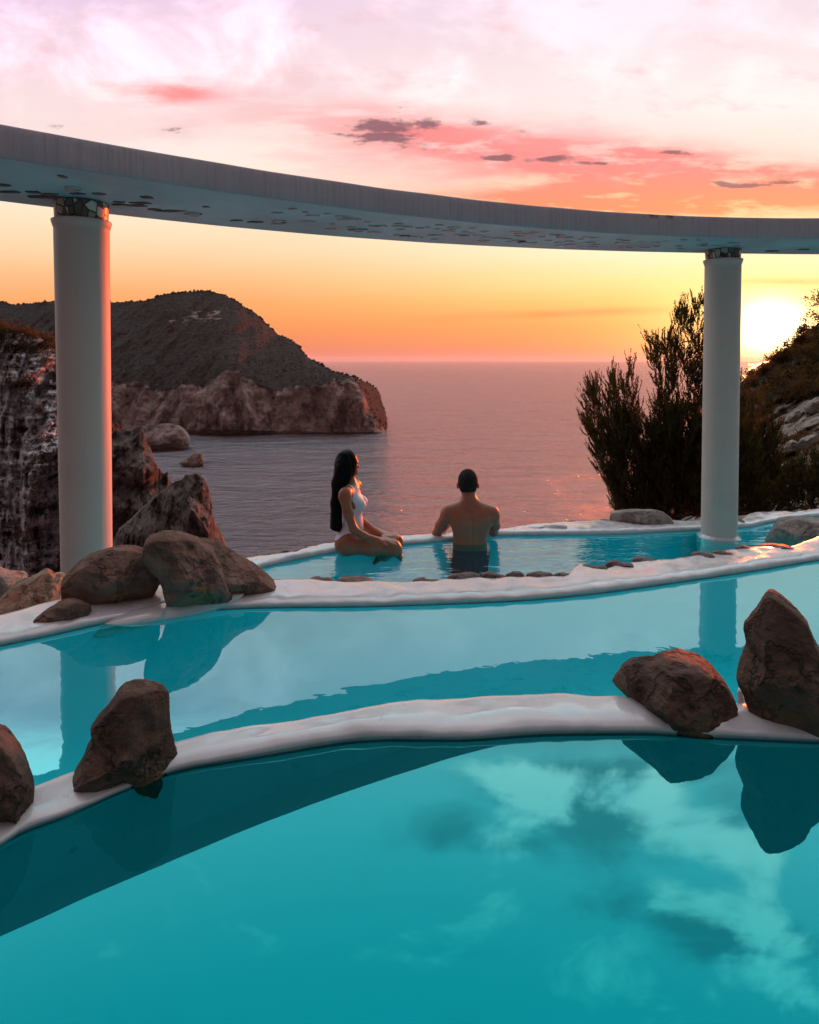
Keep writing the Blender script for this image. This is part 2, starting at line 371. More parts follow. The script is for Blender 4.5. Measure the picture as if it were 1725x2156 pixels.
def sea_mat():
    m, b, out = newmat('sea_water')
    s1 = b.noise(objco(b, (0.55, 1.0, 1)), 0.24, 6, 0.66, 0.3)
    s2 = b.noise(objco(b, (0.45, 1.2, 1)), 0.055, 6, 0.62, 0.3)
    s3 = b.noise(objco(b), 0.012, 3, 0.5)
    s4 = b.noise(objco(b, (0.6, 1.0, 1)), 0.021, 5, 0.6, 0.4)
    nor = bump(b, b.add(b.mul(s4, 20.0), b.add(b.mul(s1, 3.0), b.mul(s2, 9.0))), 1.0, 0.80)
    fr = b.node('ShaderNodeFresnel'); fr.inputs[0].default_value = 2.1; b.l.new(nor, fr.inputs['Normal'])
    g = b.node('ShaderNodeBsdfGlossy'); b.put(g.inputs['Color'], (1.0, 0.76, 0.76)); g.inputs['Roughness'].default_value = 0.05; b.l.new(nor, g.inputs['Normal'])
    d = b.node('ShaderNodeBsdfDiffuse'); b.put(d.inputs['Color'], b.ramp(s3, [(0.35, (0.045, 0.045, 0.065)), (0.7, (0.075, 0.062, 0.080))])); b.l.new(nor, d.inputs['Normal'])
    mx = b.node('ShaderNodeMixShader'); b.l.new(fr.outputs[0], mx.inputs[0]); b.l.new(d.outputs[0], mx.inputs[1]); b.l.new(g.outputs[0], mx.inputs[2])
    b.l.new(mx.outputs[0], out.inputs[0])
    return m
M['sea'] = sea_mat()

# ------------------------------------------------------------------ sea
R = 45000.0
V = []; Fc = []
rs = [50, 400, 1500, 6000, 20000, R]; na = 96
for r in rs:
    for i in range(na): V.append((r * cos(2*pi*i/na), r * sin(2*pi*i/na), Z_SEA))
for k in range(len(rs) - 1):
    for i in range(na):
        Fc.append((k*na + i, (k+1)*na + i, (k+1)*na + (i+1) % na, k*na + (i+1) % na))
Fc.append(tuple(range(na)))
tag(mesh('sea', V, Fc, M['sea'], smooth=False), kind='structure')

# ------------------------------------------------------------------ terrain reliefs
def land_mat(name, rock_d, rock_m, rock_l, green_d, green_l, sc, bd, vert=0.35, cracks=0.5, ledge=0.0):
    m, b, out = newmat(name)
    co = objco(b, (1, 1, vert)); ci = objco(b)
    at_ = b.node('ShaderNodeAttribute'); at_.attribute_name = 'veg'
    n1 = b.noise(co, sc, 9, 0.66, 0.3); n2 = b.noise(co, sc * 0.22, 6, 0.6, 0.4); n3 = b.noise(ci, sc * 2.6, 6, 0.65)
    rock = b.ramp(n1, [(0.34, rock_d), (0.5, rock_m), (0.66, rock_l)])
    rock = b.mix(b.mul(b.sstep(n2, 0.45, 0.62), 0.5), rock, rock_m)
    crack = b.sstep(n1, 0.40, 0.47)
    rock = b.mix(b.mul(b.sub(1.0, crack), cracks), rock, tuple(c * 0.35 for c in rock_d))
    if ledge:
        lz = b.noise(objco(b, (0.25, 0.25, 2.2)), sc * 0.6, 5, 0.6)
        rock = b.mix(b.mul(b.sub(1.0, b.sstep(lz, 0.40, 0.47)), ledge), rock, tuple(c * 0.4 for c in rock_d))
    green = b.ramp(n3, [(0.38, green_d), (0.62, green_l)])
    v = b.sstep(b.add(at_.outputs['Fac'], b.mul(b.sub(b.noise(ci, sc * 0.7, 7, 0.7), 0.5), 1.4)), 0.38, 0.56)
    col = b.mix(v, rock, green)
    principled(b, out, Base_Color=col, Roughness=0.95, Normal=bump(b, b.add(n1, b.mul(n3, 0.5)), 1.0, bd), Specular_IOR_Level=0.1)
    return m
M['headland'] = land_mat('headland_rock', (0.06, 0.036, 0.033), (0.26, 0.165, 0.145), (0.48, 0.33, 0.285), (0.010, 0.009, 0.009), (0.046, 0.036, 0.030), 0.05, 9.0, 0.5)
M['cliff'] = land_mat('cliff_limestone', (0.11, 0.09, 0.095), (0.66, 0.57, 0.59), (1.0, 0.92, 0.94), (0.012, 0.014, 0.009), (0.045, 0.045, 0.030), 0.75, 1.2, 0.36, 0.9, 0.6)
M['crag'] = land_mat('crag_rock', (0.060, 0.040, 0.035), (0.13, 0.092, 0.080), (0.19, 0.140, 0.120), (0.02, 0.018, 0.014), (0.05, 0.045, 0.035), 0.55, 0.6, 0.8, 0.5, 0.35)
M['hillside'] = land_mat('hillside_ground', (0.08, 0.055, 0.045), (0.20, 0.145, 0.12), (0.36, 0.28, 0.25), (0.010, 0.010, 0.006), (0.04, 0.036, 0.020), 1.2, 0.25, 0.8)

def relief(name, xs, top, bot, nrow, depth, veg, mat, disp, back=40.0, backn=5, kind='structure'):
    """land surface: for each column xs a run of rows from bot to top at depth(x, s, y); its rear slopes away behind the crest"""
    V = []; vg = []
    n = len(xs)
    for i, x in enumerate(xs):
        yt, yb = top(x), bot(x)
        for j in range(nrow):
            s = j / (nrow - 1); y = yb + (yt - yb) * s
            D = depth(x, s, y)
            p = at(x, y, D); D += disp(p, s)
            p = at(x, y, D); V.append(p); vg.append(veg(x, y, p, s))
        crest = V[-1]
        for k in range(1, backn + 1):
            t = k / backn
            V.append(Vector((crest.x * (1 + back * t / max(crest.y, 1)), crest.y + back * t, crest.z - back * 0.9 * t * t + 0.0)))
            vg.append(vg[-1])
    o = mesh(name, V, grid_faces(n, nrow + backn), mat)
    a = o.data.attributes.new('veg', 'FLOAT', 'POINT'); a.data.foreach_set('value', np.clip(np.array(vg, dtype=np.float32), 0, 1))
    tag(o, kind=kind); return o

ridge_pts = [(-400, 600), (-200, 640), (0, 633), (24, 642), (60, 640), (107, 634), (150, 636), (234, 637), (303, 634), (352, 618), (400, 614), (440, 612), (469, 620), (498, 634), (522, 651),
             (537, 658), (562, 682), (586, 704), (610, 714), (630, 729), (649, 753), (674, 766), (698, 781), (742, 792), (781, 810), (798, 824), (808, 856), (814, 880), (817, 905)]
cliff_pts0 = [(-400, 830), (0, 830), (244, 806), (330, 822), (415, 818), (460, 800), (503, 782), (537, 806), (586, 822), (640, 812), (674, 818), (700, 800), (742, 800), (817, 915)]
def cliff_y(x): return li(cliff_pts0, x) + 14 * noise.noise(Vector((x * 0.022, 1, 7))) + 5 * noise.noise(Vector((x * 0.08, 1, 7)))
def hl_top(x): return li(ridge_pts, x) + 1.6 * noise.noise(Vector((x * 0.11, 0, 0))) + 0.9 * noise.noise(Vector((x * 0.37, 3, 0)))
def hl_bot(x): return 913.0 + 3.5 * min(1, max(0, (360 - x) / 60)) + 1.2 * noise.noise(Vector((x * 0.05, 9, 0)))
def hl_depth(x, s, y):
    yb = hl_bot(x); yc = cliff_y(x); yt = li(ridge_pts, x)
    D0 = onz(x, yb, Z_SEA).y + max(0, (420 - x)) * 0.35 + (60 * max(0, (x - 740) / 80) ** 2)
    a = min(1, max(0, (yb - y) / max(1, yb - yc))); b_ = min(1, max(0, (yc - y) / max(1.0, yc - yt)))
    return D0 + 28 * a + (330 * min(1, (yc - yt) / 120 if yc > yt else 0)) * b_ ** 1.15
def hl_disp(p, s):
    q = Vector((p.x * 0.010 + p.z * 0.006, 0.5, p.z * 0.004))
    g = 1 - abs(noise.noise(q)) * 2
    g2 = 1 - abs(noise.noise(Vector((p.x * 0.035 - p.z * 0.016, 2.5, p.z * 0.010)))) * 2
    r = fbm(Vector((p.x, 0, p.z * 0.7)) * 0.03, 6, 0.75)
    b_ = 9 * noise.noise(Vector((p.x * 0.02 + p.z * 0.012, 4, p.z * 0.02 - p.x * 0.006)))
    vf = 1 - abs(noise.noise(Vector((p.x * 0.075 + p.z * 0.02, 6.5, p.z * 0.012)))) * 2
    b_ += -9 * vf * vf * max(0, 1 - s * 2.2)
    return (-26 * g - 9 * g2 + 12 * r + b_) * (0.35 + 0.65 * min(1, (1 - s) * 8)) * min(1, s * 30 + 0.2)
def hl_veg(x, y, p, s):
    yc = cliff_y(x)
    v_ = min(1.0, 0.5 + (yc - y) / 22.0)
    # pale bare ledges below the summit
    v_ -= (0.42 + 0.8 * noise.noise(Vector((x * 0.06, y * 0.22, 2)))) * exp(-(((x - 420 ) / 75) ** 2 + ((y - 668 + (x - 420) * 0.08) / 20) ** 2))
    v_ -= 0.35 * exp(-(((x - 450) / 30) ** 2 + ((y - 775) / 30) ** 2))
    return min(1.0, max(-0.15, v_)) * 0.9 + 0.22 * noise.noise(Vector((p.x * 0.022, 2, p.z * 0.04)))
hx = [-400 + i * (1216.6 / 469) for i in range(470)]
headland = relief('headland', hx, hl_top, hl_bot, 170, hl_depth, hl_veg, M['headland'], hl_disp, back=260.0, backn=6)

def scrub(name, pts, mat, sub=1):
    """one mass of small rounded shrubs: pts = (point, radius)"""
    bm = bmesh.new(); bmesh.ops.create_icosphere(bm, subdivisions=sub, radius=1.0)
    bv = [v.co.copy() for v in bm.verts]; bf = [tuple(v.index for v in f.verts) for f in bm.faces]; bm.free()
    V = []; Fc = []
    for p, r in pts:
        k = len(V); sx, sy, sz = (random.uniform(0.8, 1.3) for _ in range(3))
        for c in bv:
            j = random.uniform(0.6, 1.25)
            V.append((p.x + c.x * r * sx * j, p.y + c.y * r * sy * j, p.z + (c.z * 0.8 + 0.45) * r * sz * j))
        Fc += [tuple(i + k for i in f) for f in bf]
    o = mesh(name, V, Fc, mat, smooth=False); tag(o, kind='stuff'); return o
def green_mat(name, d, l, sc, trans=0.0, rough=0.9):
    m, b, out = newmat(name)
    n = b.noise(objco(b), sc, 4, 0.6)
    col = b.ramp(n, [(0.35, d), (0.65, l)])
    p = b.node('ShaderNodeBsdfPrincipled'); b.put(p.inputs['Base Color'], col); p.inputs['Roughness'].default_value = rough; p.inputs['Specular IOR Level'].default_value = 0.15
    if trans:
        t = b.node('ShaderNodeBsdfTranslucent'); b.put(t.inputs[0], b.mix(1.0, col, (2.2, 1.6, 0.8), 'MULTIPLY'))
        mx = b.node('ShaderNodeMixShader'); mx.inputs[0].default_value = trans
        b.l.new(p.outputs[0], mx.inputs[1]); b.l.new(t.outputs[0], mx.inputs[2]); b.l.new(mx.outputs[0], out.inputs[0])
    else: b.l.new(p.outputs[0], out.inputs[0])
    return m
M['far_scrub'] = green_mat('far_scrub', (0.010, 0.009, 0.008), (0.042, 0.034, 0.026), 0.06)
random.seed(4)
hv = headland.data; vegv = np.zeros(len(hv.vertices), dtype=np.float32); hv.attributes['veg'].data.foreach_get('value', vegv)
rows = 170 + 6
cand = [i for i in range(len(hv.vertices)) if (i % rows) < 170 and vegv[i] > 0.35]
pts = []
for _ in range(4800):
    i = random.choice(cand); c = hv.vertices[i].co
    if random.random() > vegv[i] + 0.15 or noise.noise(c * 0.03) < -0.05 + 0.3 * (random.random() - 0.5): continue
    pts.append((c + Vector((random.uniform(-1.5, 1.5), random.uniform(-4, 2), random.uniform(-0.8, 0.3))), random.uniform(0.6, 1.7)))
for i in range(470):   # trees along the skyline
    if random.random() < 0.6:
        c = hv.vertices[i * rows + 169].co; pts.append((c + Vector((0, -1, -0.8)), random.uniform(1.2, 3.0)))
tag(scrub('headland_scrub', pts, M['far_scrub']), 'dark scrub and small trees covering the far headland', 'scrub')

# near limestone cliff on the left
cl_top = [(-300, 640), (-100, 668), (0, 690), (40, 694), (70, 705), (100, 712), (128, 735), (150, 760), (185, 830), (215, 940), (240, 1045), (262, 1090), (278, 1150), (290, 1230)]
def cf_top(x): return li(cl_top, x) + 5 * noise.noise(Vector((x * 0.09, 1, 0)))
def cf_depth(x, s, y): return 112 + 0.05 * abs(x - 60) + 5 * s ** 6 * 3 + (10 * max(0, (x - 150) / 100)) - 4 * (1 - s)
def cf_disp(p, s):
    a = fbm(Vector((p.x * 0.35, 0, p.z * 0.09)), 6, 0.7); b_ = fbm(Vector((p.x * 0.15, 5, p.z * 0.55)), 5, 0.6)
    c = noise.noise(Vector((p.x * 0.09, 2, p.z * 0.05)))
    return 3.0 * a + 1.6 * b_ + 5.0 * c
def cf_veg(x, y, p, s):
    d = y - cf_top(x)
    return 0.75 * exp(-d / 12) + 0.22 * noise.noise(Vector((p.x * 0.2, p.z * 0.2, 1))) + 0.16 * max(0, (y - 1180) / 100)
cx_ = [-300 + i * 2.3 for i in range(258)]
cliff = relief('cliff', cx_, cf_top, lambda x: 1560, 300, cf_depth, cf_veg, M['cliff'], cf_disp, back=60)
M['near_scrub'] = green_mat('near_scrub', (0.016, 0.018, 0.010), (0.060, 0.058, 0.030), 0.6)

# mid crags
c1t = [(150, 868), (215, 872), (236, 882), (262, 903), (272, 906), (285, 912), (293, 903), (302, 906), (306, 925), (318, 945), (324, 965), (335, 985), (345, 998), (353, 993), (357, 1012), (364, 1018), (372, 1040), (395, 1100), (440, 1230)]
crag1 = relief('crag', [150 + i * 1.3 for i in range(224)], lambda x: li(c1t, x) + 1.8 * noise.noise(Vector((x * 0.25, 4, 0))), lambda x: 1400, 180,
               lambda x, s, y: 96 + (x - 250) * 0.02 + 9 * s ** 4, lambda x, y, p, s: 0.02 + 0.5 * exp(-(y - li(c1t, x)) / 7) * (1 if x < 285 else 0), M['crag'],
               lambda p, s: 2.6 * fbm(Vector((p.x * 0.20, 1, p.z * 0.16)), 6, 0.7) + 2.0 * noise.noise(Vector((p.x * 0.12, 3, p.z * 0.3))), back=30)
c2t = [(225, 1180), (250, 1120), (275, 1098), (300, 1072), (330, 1045), (352, 1024), (372, 1012), (384, 1010), (390, 1000), (402, 999), (412, 996), (423, 1000), (430, 1008), (437, 1022), (443, 1044), (448, 1066), (449, 1090), (453, 1104), (462, 1118), (470, 1138), (478, 1156), (500, 1215), (520, 1290)]
crag2 = relief('crag', [225 + i * 1.2 for i in range(246)], lambda x: li(c2t, x) + 2.2 * noise.noise(Vector((x * 0.3, 8, 0))), lambda x: 1400, 160,
               lambda x, s, y: 62 - (x - 300) * 0.01 + 6 * s ** 4 + max(0, (x - 440)) * 0.05, lambda x, y, p, s: -0.1, M['crag'],
               lambda p, s: 1.8 * fbm(Vector((p.x * 0.30, 1, p.z * 0.30 + p.x * 0.2)), 6, 0.7) + 1.6 * noise.noise(Vector((p.x * 0.2, 6, p.z * 0.4))), back=22)

# right hillside
hs_t = [(1380, 1020), (1460, 900), (1520, 838), (1552, 812), (1570, 797), (1600, 777), (1625, 756), (1640, 742), (1662, 732), (1690, 702), (1725, 680), (1800, 600), (1900, 520), (2100, 400)]
def hs_depth(x, s, y):
    return 9.0 + 36.0 * s ** 1.3 - 0.004 * (x - 1600)
hillside = relief('hillside', [1380 + i * 3.4 for i in range(212)], lambda x: li(hs_t, x) + 3 * noise.noise(Vector((x * 0.06, 4, 0))), lambda x: 1180, 150, hs_depth,
                  lambda x, y, p, s: 0.42 + 0.5 * noise.noise(p * 0.22) + (0.35 if y < 840 else 0) - 0.5 * exp(-(((x - 1680) / 60) ** 2 + ((y - 880) / 50) ** 2)), M['hillside'],
                  lambda p, s: 1.6 * fbm(p * 0.25, 6, 0.6), back=40)

# ------------------------------------------------------------------ boulders
def boulder(name, poly, D, depth, seed, mat, label, group=None, nth=150, nph=74, facets=7, rough=0.045, pw=0.60, pits=(), cat='boulder', dz=0.0, fine=0.014, parts=()):
    """stone with the outline poly (seen at distance D), a real thickness and chipped faces"""
    rnd = random.Random(seed)
    cx = sum(p[0] for p in poly) / len(poly); cy = sum(p[1] for p in poly) / len(poly)
    sc = D / F
    P = [((x - cx) * sc, -(y - cy) * sc) for x, y in poly]
    R_ = max(sqrt(a * a + b_ * b_) for a, b_ in P)
    def rad(th):
        dx, dy = cos(th), sin(th); best = 0
        for i in range(len(P)):
            x1, y1 = P[i]; x2, y2 = P[(i + 1) % len(P)]
            ex, ey = x2 - x1, y2 - y1; det = ex * dy - ey * dx
            if abs(det) < 1e-12: continue
            t = (ex * y1 - ey * x1) / det; w = (dx * y1 - dy * x1) / det
            if -1e-9 <= w <= 1 + 1e-9 and t > best: best = t
        return best if best > 0 else R_ * 0.5
    rr = [rad(2 * pi * i / nth) for i in range(nth)]
    rr = [(rr[i - 1] + 2 * rr[i] + rr[(i + 1) % nth]) / 4 for i in range(nth)]
    planes = []
    for k in range(facets):
        a = rnd.uniform(0, 2 * pi); e = rnd.uniform(0.72, 1.35)
        n = Vector((cos(a) * cos(e), sin(a) * cos(e) , -sin(e))); planes.append((n.normalized(), rnd.uniform(0.56, 0.80)))
    for k in range(3):
        a = rnd.uniform(0, 2 * pi); e = rnd.uniform(0.8, 1.2)
        planes.append((Vector((cos(a) * cos(e), sin(a) * cos(e), sin(e))).normalized(), rnd.uniform(0.7, 0.9)))
    V = []; off = Vector((rnd.uniform(0, 50), rnd.uniform(0, 50), rnd.uniform(0, 50)))
    for i in range(nth):
        th = 2 * pi * i / nth
        for j in range(nph):
            ph = pi * (j + 0.5) / nph
            s = sin(ph) ** pw
            q = Vector((cos(th) * s, sin(th) * s, -cos(ph)))
            for n, c in planes:
                d = q.dot(n) - c
                if d > 0: q -= n * d * 0.92
            nz = off + q * 1.7
            rg = 1 - abs(noise.noise(nz * 1.3)) * 2; fc_ = noise.cell(nz * 1.6 + Vector((fbm(nz, 3), 0, 0)))
            k = 1 + rough * 0.7 * fbm(nz, 4, 0.8) + fine * fbm(nz * 6, 4, 0.6)
            for (hx_, hy_, hr) in pits:
                px_ = (hx_ - cx) * sc / rr[i] ; d2 = ((q.x * rr[i] - (hx_ - cx) * sc) ** 2 + (q.y * rr[i] + (hy_ - cy) * sc) ** 2) / (hr * sc) ** 2
                if q.z < 0 and d2 < 6: q.z *= 1 - 0.28 * exp(-d2)
            V.append(Vector((q.x * rr[i] * k, q.z * (1 + 0.35 * min(0, q.y)) * depth * (1 + rough * 2.5 * fbm(nz * 0.9, 5, 0.8) - rough * 0.9 * rg * rg + rough * 0.5 * fc_ * (nph > 60) + fine * 1.5 * fbm(nz * 5, 4, 0.6)), q.y * rr[i] * k)))
    c0 = at(cx, cy, D)
    # turn it to face along the line of sight, level
    az = math.atan2(c0.x, c0.y); Rz = Matrix.Rotation(-az, 3, 'Z')
    k = cos(az)
    V = [Rz @ Vector((p.x * k, p.y, p.z)) for p in V]
    Fc = grid_faces(nth, nph, wrap=True)
    Fc.append(tuple(i * nph for i in range(nth))[::-1]); Fc.append(tuple(i * nph + nph - 1 for i in range(nth)))
    o = mesh(name, V, Fc, mat); fac = 1 + 0.3 * depth / D; o.scale = (fac,) * 3; o.location = Vector((0, 0, CAMZ)) + (c0 - Vector((0, 0, CAMZ))) * fac + Vector((0, 0, dz))
    tag(o, label, cat, group); return o

B1 = 'boulders cemented along the pool rims'
boulder('boulder', [(130, 1225), (131, 1212), (145, 1198), (170, 1175), (195, 1164), (225, 1158), (250, 1154), (275, 1155), (300, 1162), (318, 1172), (332, 1190), (338, 1212), (336, 1242), (326, 1262), (300, 1276), (262, 1280), (215, 1280), (165, 1282), (134, 1268)],
        2.24, 0.15, 3, M['boulder'], 'wide rounded brown boulder at the foot of the left column', B1, facets=6)
boulder('boulder', [(302, 1160), (306, 1135), (318, 1122), (345, 1117), (385, 1120), (415, 1130), (436, 1146), (456, 1166), (470, 1200), (482, 1235), (500, 1278), (500, 1306), (480, 1314), (440, 1312), (385, 1302), (358, 1280), (345, 1245), (335, 1205), (312, 1185)],
        2.22, 0.17, 11, M['boulder'], 'large brown boulder with two small round holes, in front of the sea crag', B1, facets=6, pits=((401, 1143, 7), (424, 1176, 7), (360, 1230, 9)))
boulder('boulder', [(400, 1135), (430, 1130), (462, 1140), (500, 1165), (530, 1190), (560, 1215), (592, 1246), (586, 1262), (556, 1276), (515, 1288), (480, 1294), (450, 1270), (425, 1220), (410, 1170)],
        2.34, 0.14, 21, M['boulder'], 'brown boulder sloping down to the white rim, right of the boulder with holes', B1, facets=4)
boulder('boulder', [(68, 1308), (72, 1296), (90, 1285), (112, 1275), (135, 1264), (155, 1264), (175, 1272), (193, 1283), (194, 1300), (175, 1306), (150, 1308), (128, 1318), (100, 1322), (76, 1322)],
        2.10, 0.06, 5, M['boulder'], 'small flat brown stone lying on the white rim below the left column', B1, facets=5, nth=110, nph=50)
boulder('boulder', [(-30, 1300), (-25, 1275), (0, 1255), (22, 1236), (40, 1225), (62, 1218), (85, 1206), (102, 1202), (116, 1212), (120, 1224), (132, 1216), (142, 1222), (140, 1250), (128, 1272), (105, 1286), (60, 1288), (20, 1296)],
        2.62, 0.14, 8, M['boulder_tan'], 'tan pitted rock with orange edges at the left end of the pool rim', B1, facets=5, rough=0.09, fine=0.03, pits=((72, 1250, 9), (32, 1252, 6), (98, 1222, 8)))
boulder('slab', [(-60, 1190), (-20, 1186), (10, 1200), (60, 1216), (62, 1235), (30, 1262), (0, 1275), (-60, 1280)],
        2.85, 0.16, 9, M['grey_stone'], 'grey sloping layered slab at the left edge behind the tan rock', B1, facets=4, nth=90, nph=44, cat='rock slab')
boulder('boulder', [(146, 1640), (152, 1610), (170, 1590), (180, 1565), (196, 1540), (192, 1520), (205, 1502), (232, 1475), (256, 1446), (286, 1436), (318, 1440), (348, 1450), (359, 1468), (361, 1520), (366, 1560), (376, 1600), (390, 1640), (402, 1685), (396, 1715), (360, 1728), (320, 1715), (290, 1690), (250, 1672), (205, 1674), (150, 1672)],
        1.325, 0.10, 14, M['boulder_dark'], 'dark brown upright rock on the near rim, its foot dipping into the near pool', B1, facets=6, pits=((300, 1490, 20), (312, 1520, 22)))
boulder('boulder', [(-90, 1560), (-60, 1535), (-20, 1532), (8, 1542), (30, 1565), (52, 1600), (66, 1640), (75, 1672), (72, 1710), (58, 1745), (30, 1775), (0, 1790), (-40, 1800), (-90, 1760), (-110, 1660)],
        1.20, 0.11, 17, M['boulder_dark'], 'rusty brown rock cut off by the left edge of the near rim', B1, facets=6)
boulder('boulder', [(1278, 1462), (1292, 1440), (1312, 1418), (1345, 1402), (1370, 1398), (1395, 1388), (1425, 1386), (1470, 1394), (1505, 1408), (1530, 1432), (1548, 1462), (1558, 1500), (1554, 1525), (1530, 1540), (1490, 1542), (1440, 1538), (1395, 1530), (1355, 1514), (1322, 1496), (1295, 1480)],
        1.545, 0.15, 23, M['boulder_dark'], 'round dark brown boulder on the near rim beside the tall rock', B1, facets=5, pits=((1330, 1500, 16), (1350, 1450, 10)))
boulder('boulder', [(1546, 1440), (1552, 1405), (1566, 1370), (1560, 1330), (1572, 1312), (1590, 1290), (1602, 1264), (1618, 1246), (1640, 1256), (1672, 1276), (1700, 1302), (1716, 1340), (1735, 1370), (1760, 1410), (1790, 1470), (1800, 1540), (1770, 1580), (1700, 1575), (1630, 1572), (1590, 1565), (1580, 1520), (1562, 1470)],
        1.50, 0.14, 29, M['boulder_dark'], 'tall pointed dark rock at the right end of the near rim', B1, facets=8)
boulder('boulder', [S(*p) for p in [(1521, 1296), (1526, 1284), (1545, 1281), (1575, 1276), (1605, 1274), (1625, 1272), (1655, 1276), (1678, 1290), (1688, 1305), (1685, 1320), (1660, 1327), (1600, 1330), (1550, 1328), (1526, 1322)]],
        6.30, 0.16, 31, M['grey_stone'], 'flat grey stone on the far rim under the big shrub', B1, facets=7, nth=110, nph=50)
boulder('boulder', [S(*p) for p in [(1908, 1365), (1925, 1335), (1938, 1306), (1975, 1298), (2020, 1296), (2070, 1294), (2110, 1310), (2120, 1345), (2060, 1372), (1990, 1378), (1940, 1376)]],
        5.55, 0.30, 37, M['grey_stone'], 'grey-brown rock at the right edge standing in the far pool', B1, facets=7, nth=110, nph=50)
boulder('boulder', [S(*p) for p in [(1838, 1300), (1850, 1295), (1862, 1302), (1870, 1318), (1864, 1328), (1845, 1332), (1832, 1325)]],
        6.35, 0.07, 41, M['grey_stone'], 'small grey stone just right of the right column foot', B1, facets=5, nth=60, nph=30)
# stones set along the wall tops
def stone_row(lst, D, group, labels, seed):
    for k, ((x0, y0, x1, y1), lab) in enumerate(zip(lst, labels)):
        rnd = random.Random(seed + k); n = 11; poly = []
        cxx, cyy, rx, ry = (x0 + x1) / 2, (y0 + y1) / 2, (x1 - x0) * 0.57, (y1 - y0) / 2
        for i in range(n):
            a = 2 * pi * i / n
            poly.append((cxx + rx * abs(cos(a)) ** 0.8 * (1 if cos(a) > 0 else -1) * rnd.uniform(0.85, 1.05), cyy + ry * 0.30 + ry * sin(a) * rnd.uniform(0.45, 0.95)))
        poly = [S(*p) for p in poly][::-1]
        Dk = D(*S(cxx, y1)); 
        boulder('rim_stone', poly, Dk, (x1 - x0) / 1.187 * Dk / F * 0.30 + 0.01, seed + k, M['rim_stone'], lab, group, nth=60, nph=26, facets=6, rough=0.10, pw=0.45, cat='stone')
midD = lambda x, y: onz(x, y, Z_MID + 0.03).y + 0.06
stone_row([(770, 1440, 832, 1456), (836, 1440, 935, 1460), (1030, 1442, 1102, 1462), (1118, 1428, 1204, 1456), (1205, 1424, 1268, 1452), (1266, 1424, 1312, 1448),
           (1316, 1424, 1384, 1450), (1378, 1428, 1434, 1452), (1450, 1402, 1520, 1432), (1515, 1394, 1585, 1424), (1578, 1388, 1650, 1412), (1726, 1374, 1790, 1400), (1780, 1370, 1840, 1394), (1836, 1361, 1896, 1382), (1893, 1358, 1990, 1378)],
          midD, 'flat dark stones along the back of the middle rim',
          ['small thin dark stone on the middle rim below the left edge of the woman', 'flat dark stone on the middle rim below the woman', 'low dark stone on the middle rim left of the man',
           'humped dark stone on the middle rim directly below the man', 'flat dark stone on the middle rim just right of the humped one', 'rounded dark stone on the middle rim, fourth to the right of the man',
           'dark stone left of the small white plaster peak, its longer neighbour', 'dark stone touching the left side of the small white plaster peak', 'long dark stone directly right of the white plaster peak',
           'dark stone between the white plaster peak and the right column, second from the peak', 'thin dark stone left of the reflection of the right column', 'reddish stone on the middle rim under the right column',
           'humped reddish stone on the middle rim just right under the right column', 'small dark stone on the middle rim right of the right column', 'thin brown stone on the middle rim in front of the right edge rock'], 60)
farD = lambda x, y: onz(x, y, Z_FAR + 0.03).y + 0.06
stone_row([(618, 1384, 665, 1400), (668, 1376, 712, 1394), (704, 1370, 738, 1388), (734, 1372, 752, 1386), (762, 1362, 800, 1374), (820, 1352, 842, 1364), (1006, 1335, 1046, 1343), (1500, 1294, 1524, 1306), (1690, 1300, 1750, 1312), (1300, 1312, 1345, 1320), (1350, 1307, 1400, 1315), (1405, 1303, 1500, 1313)],
          farD, 'small dark stones along the outer edge of the far rim',
          ['leftmost small dark stone on the outer rim beside the sloping boulder', 'small dark stone second from the left end of the outer rim', 'rounded dark stone third from the left end of the outer rim',
           'tiny dark stone fourth from the left end of the outer rim', 'thin dark stone on the outer rim midway to the woman', 'small dark stone on the outer rim right behind the woman',
           'long thin stone on the outer rim between the woman and the man', 'small dark stone touching the left end of the flat grey stone', 'brown stone on the far rim between the flat grey stone and the right column',
           'thin dark stone on the outer rim right of the man', 'low dark stone on the outer rim, middle of three between man and flat grey stone', 'long dark stone on the outer rim left of the big shrub'], 90)
# rocks standing in the sea
boulder('sea_rock', [(278, 905), (290, 897), (310, 894), (345, 892), (372, 895), (388, 903), (400, 918), (402, 935), (396, 945), (370, 952), (340, 951), (310, 948), (290, 930)],
        onz(350, 947, Z_SEA).y, 30, 45, M['headland'], 'large reddish sea rock just off the foot of the headland', 'rocks standing in the sea', facets=6, nth=120, nph=60, cat='sea rock', rough=0.07)
boulder('sea_rock', [(376, 975), (392, 966), (408, 955), (420, 952), (427, 958), (430, 972), (428, 980), (415, 986), (395, 984), (384, 979)],
        onz(405, 982, Z_SEA).y, 12, 48, M['headland'], 'small pointed sea rock alone in the water below the large one', 'rocks standing in the sea', facets=5, nth=80, nph=40, cat='sea rock', rough=0.08)

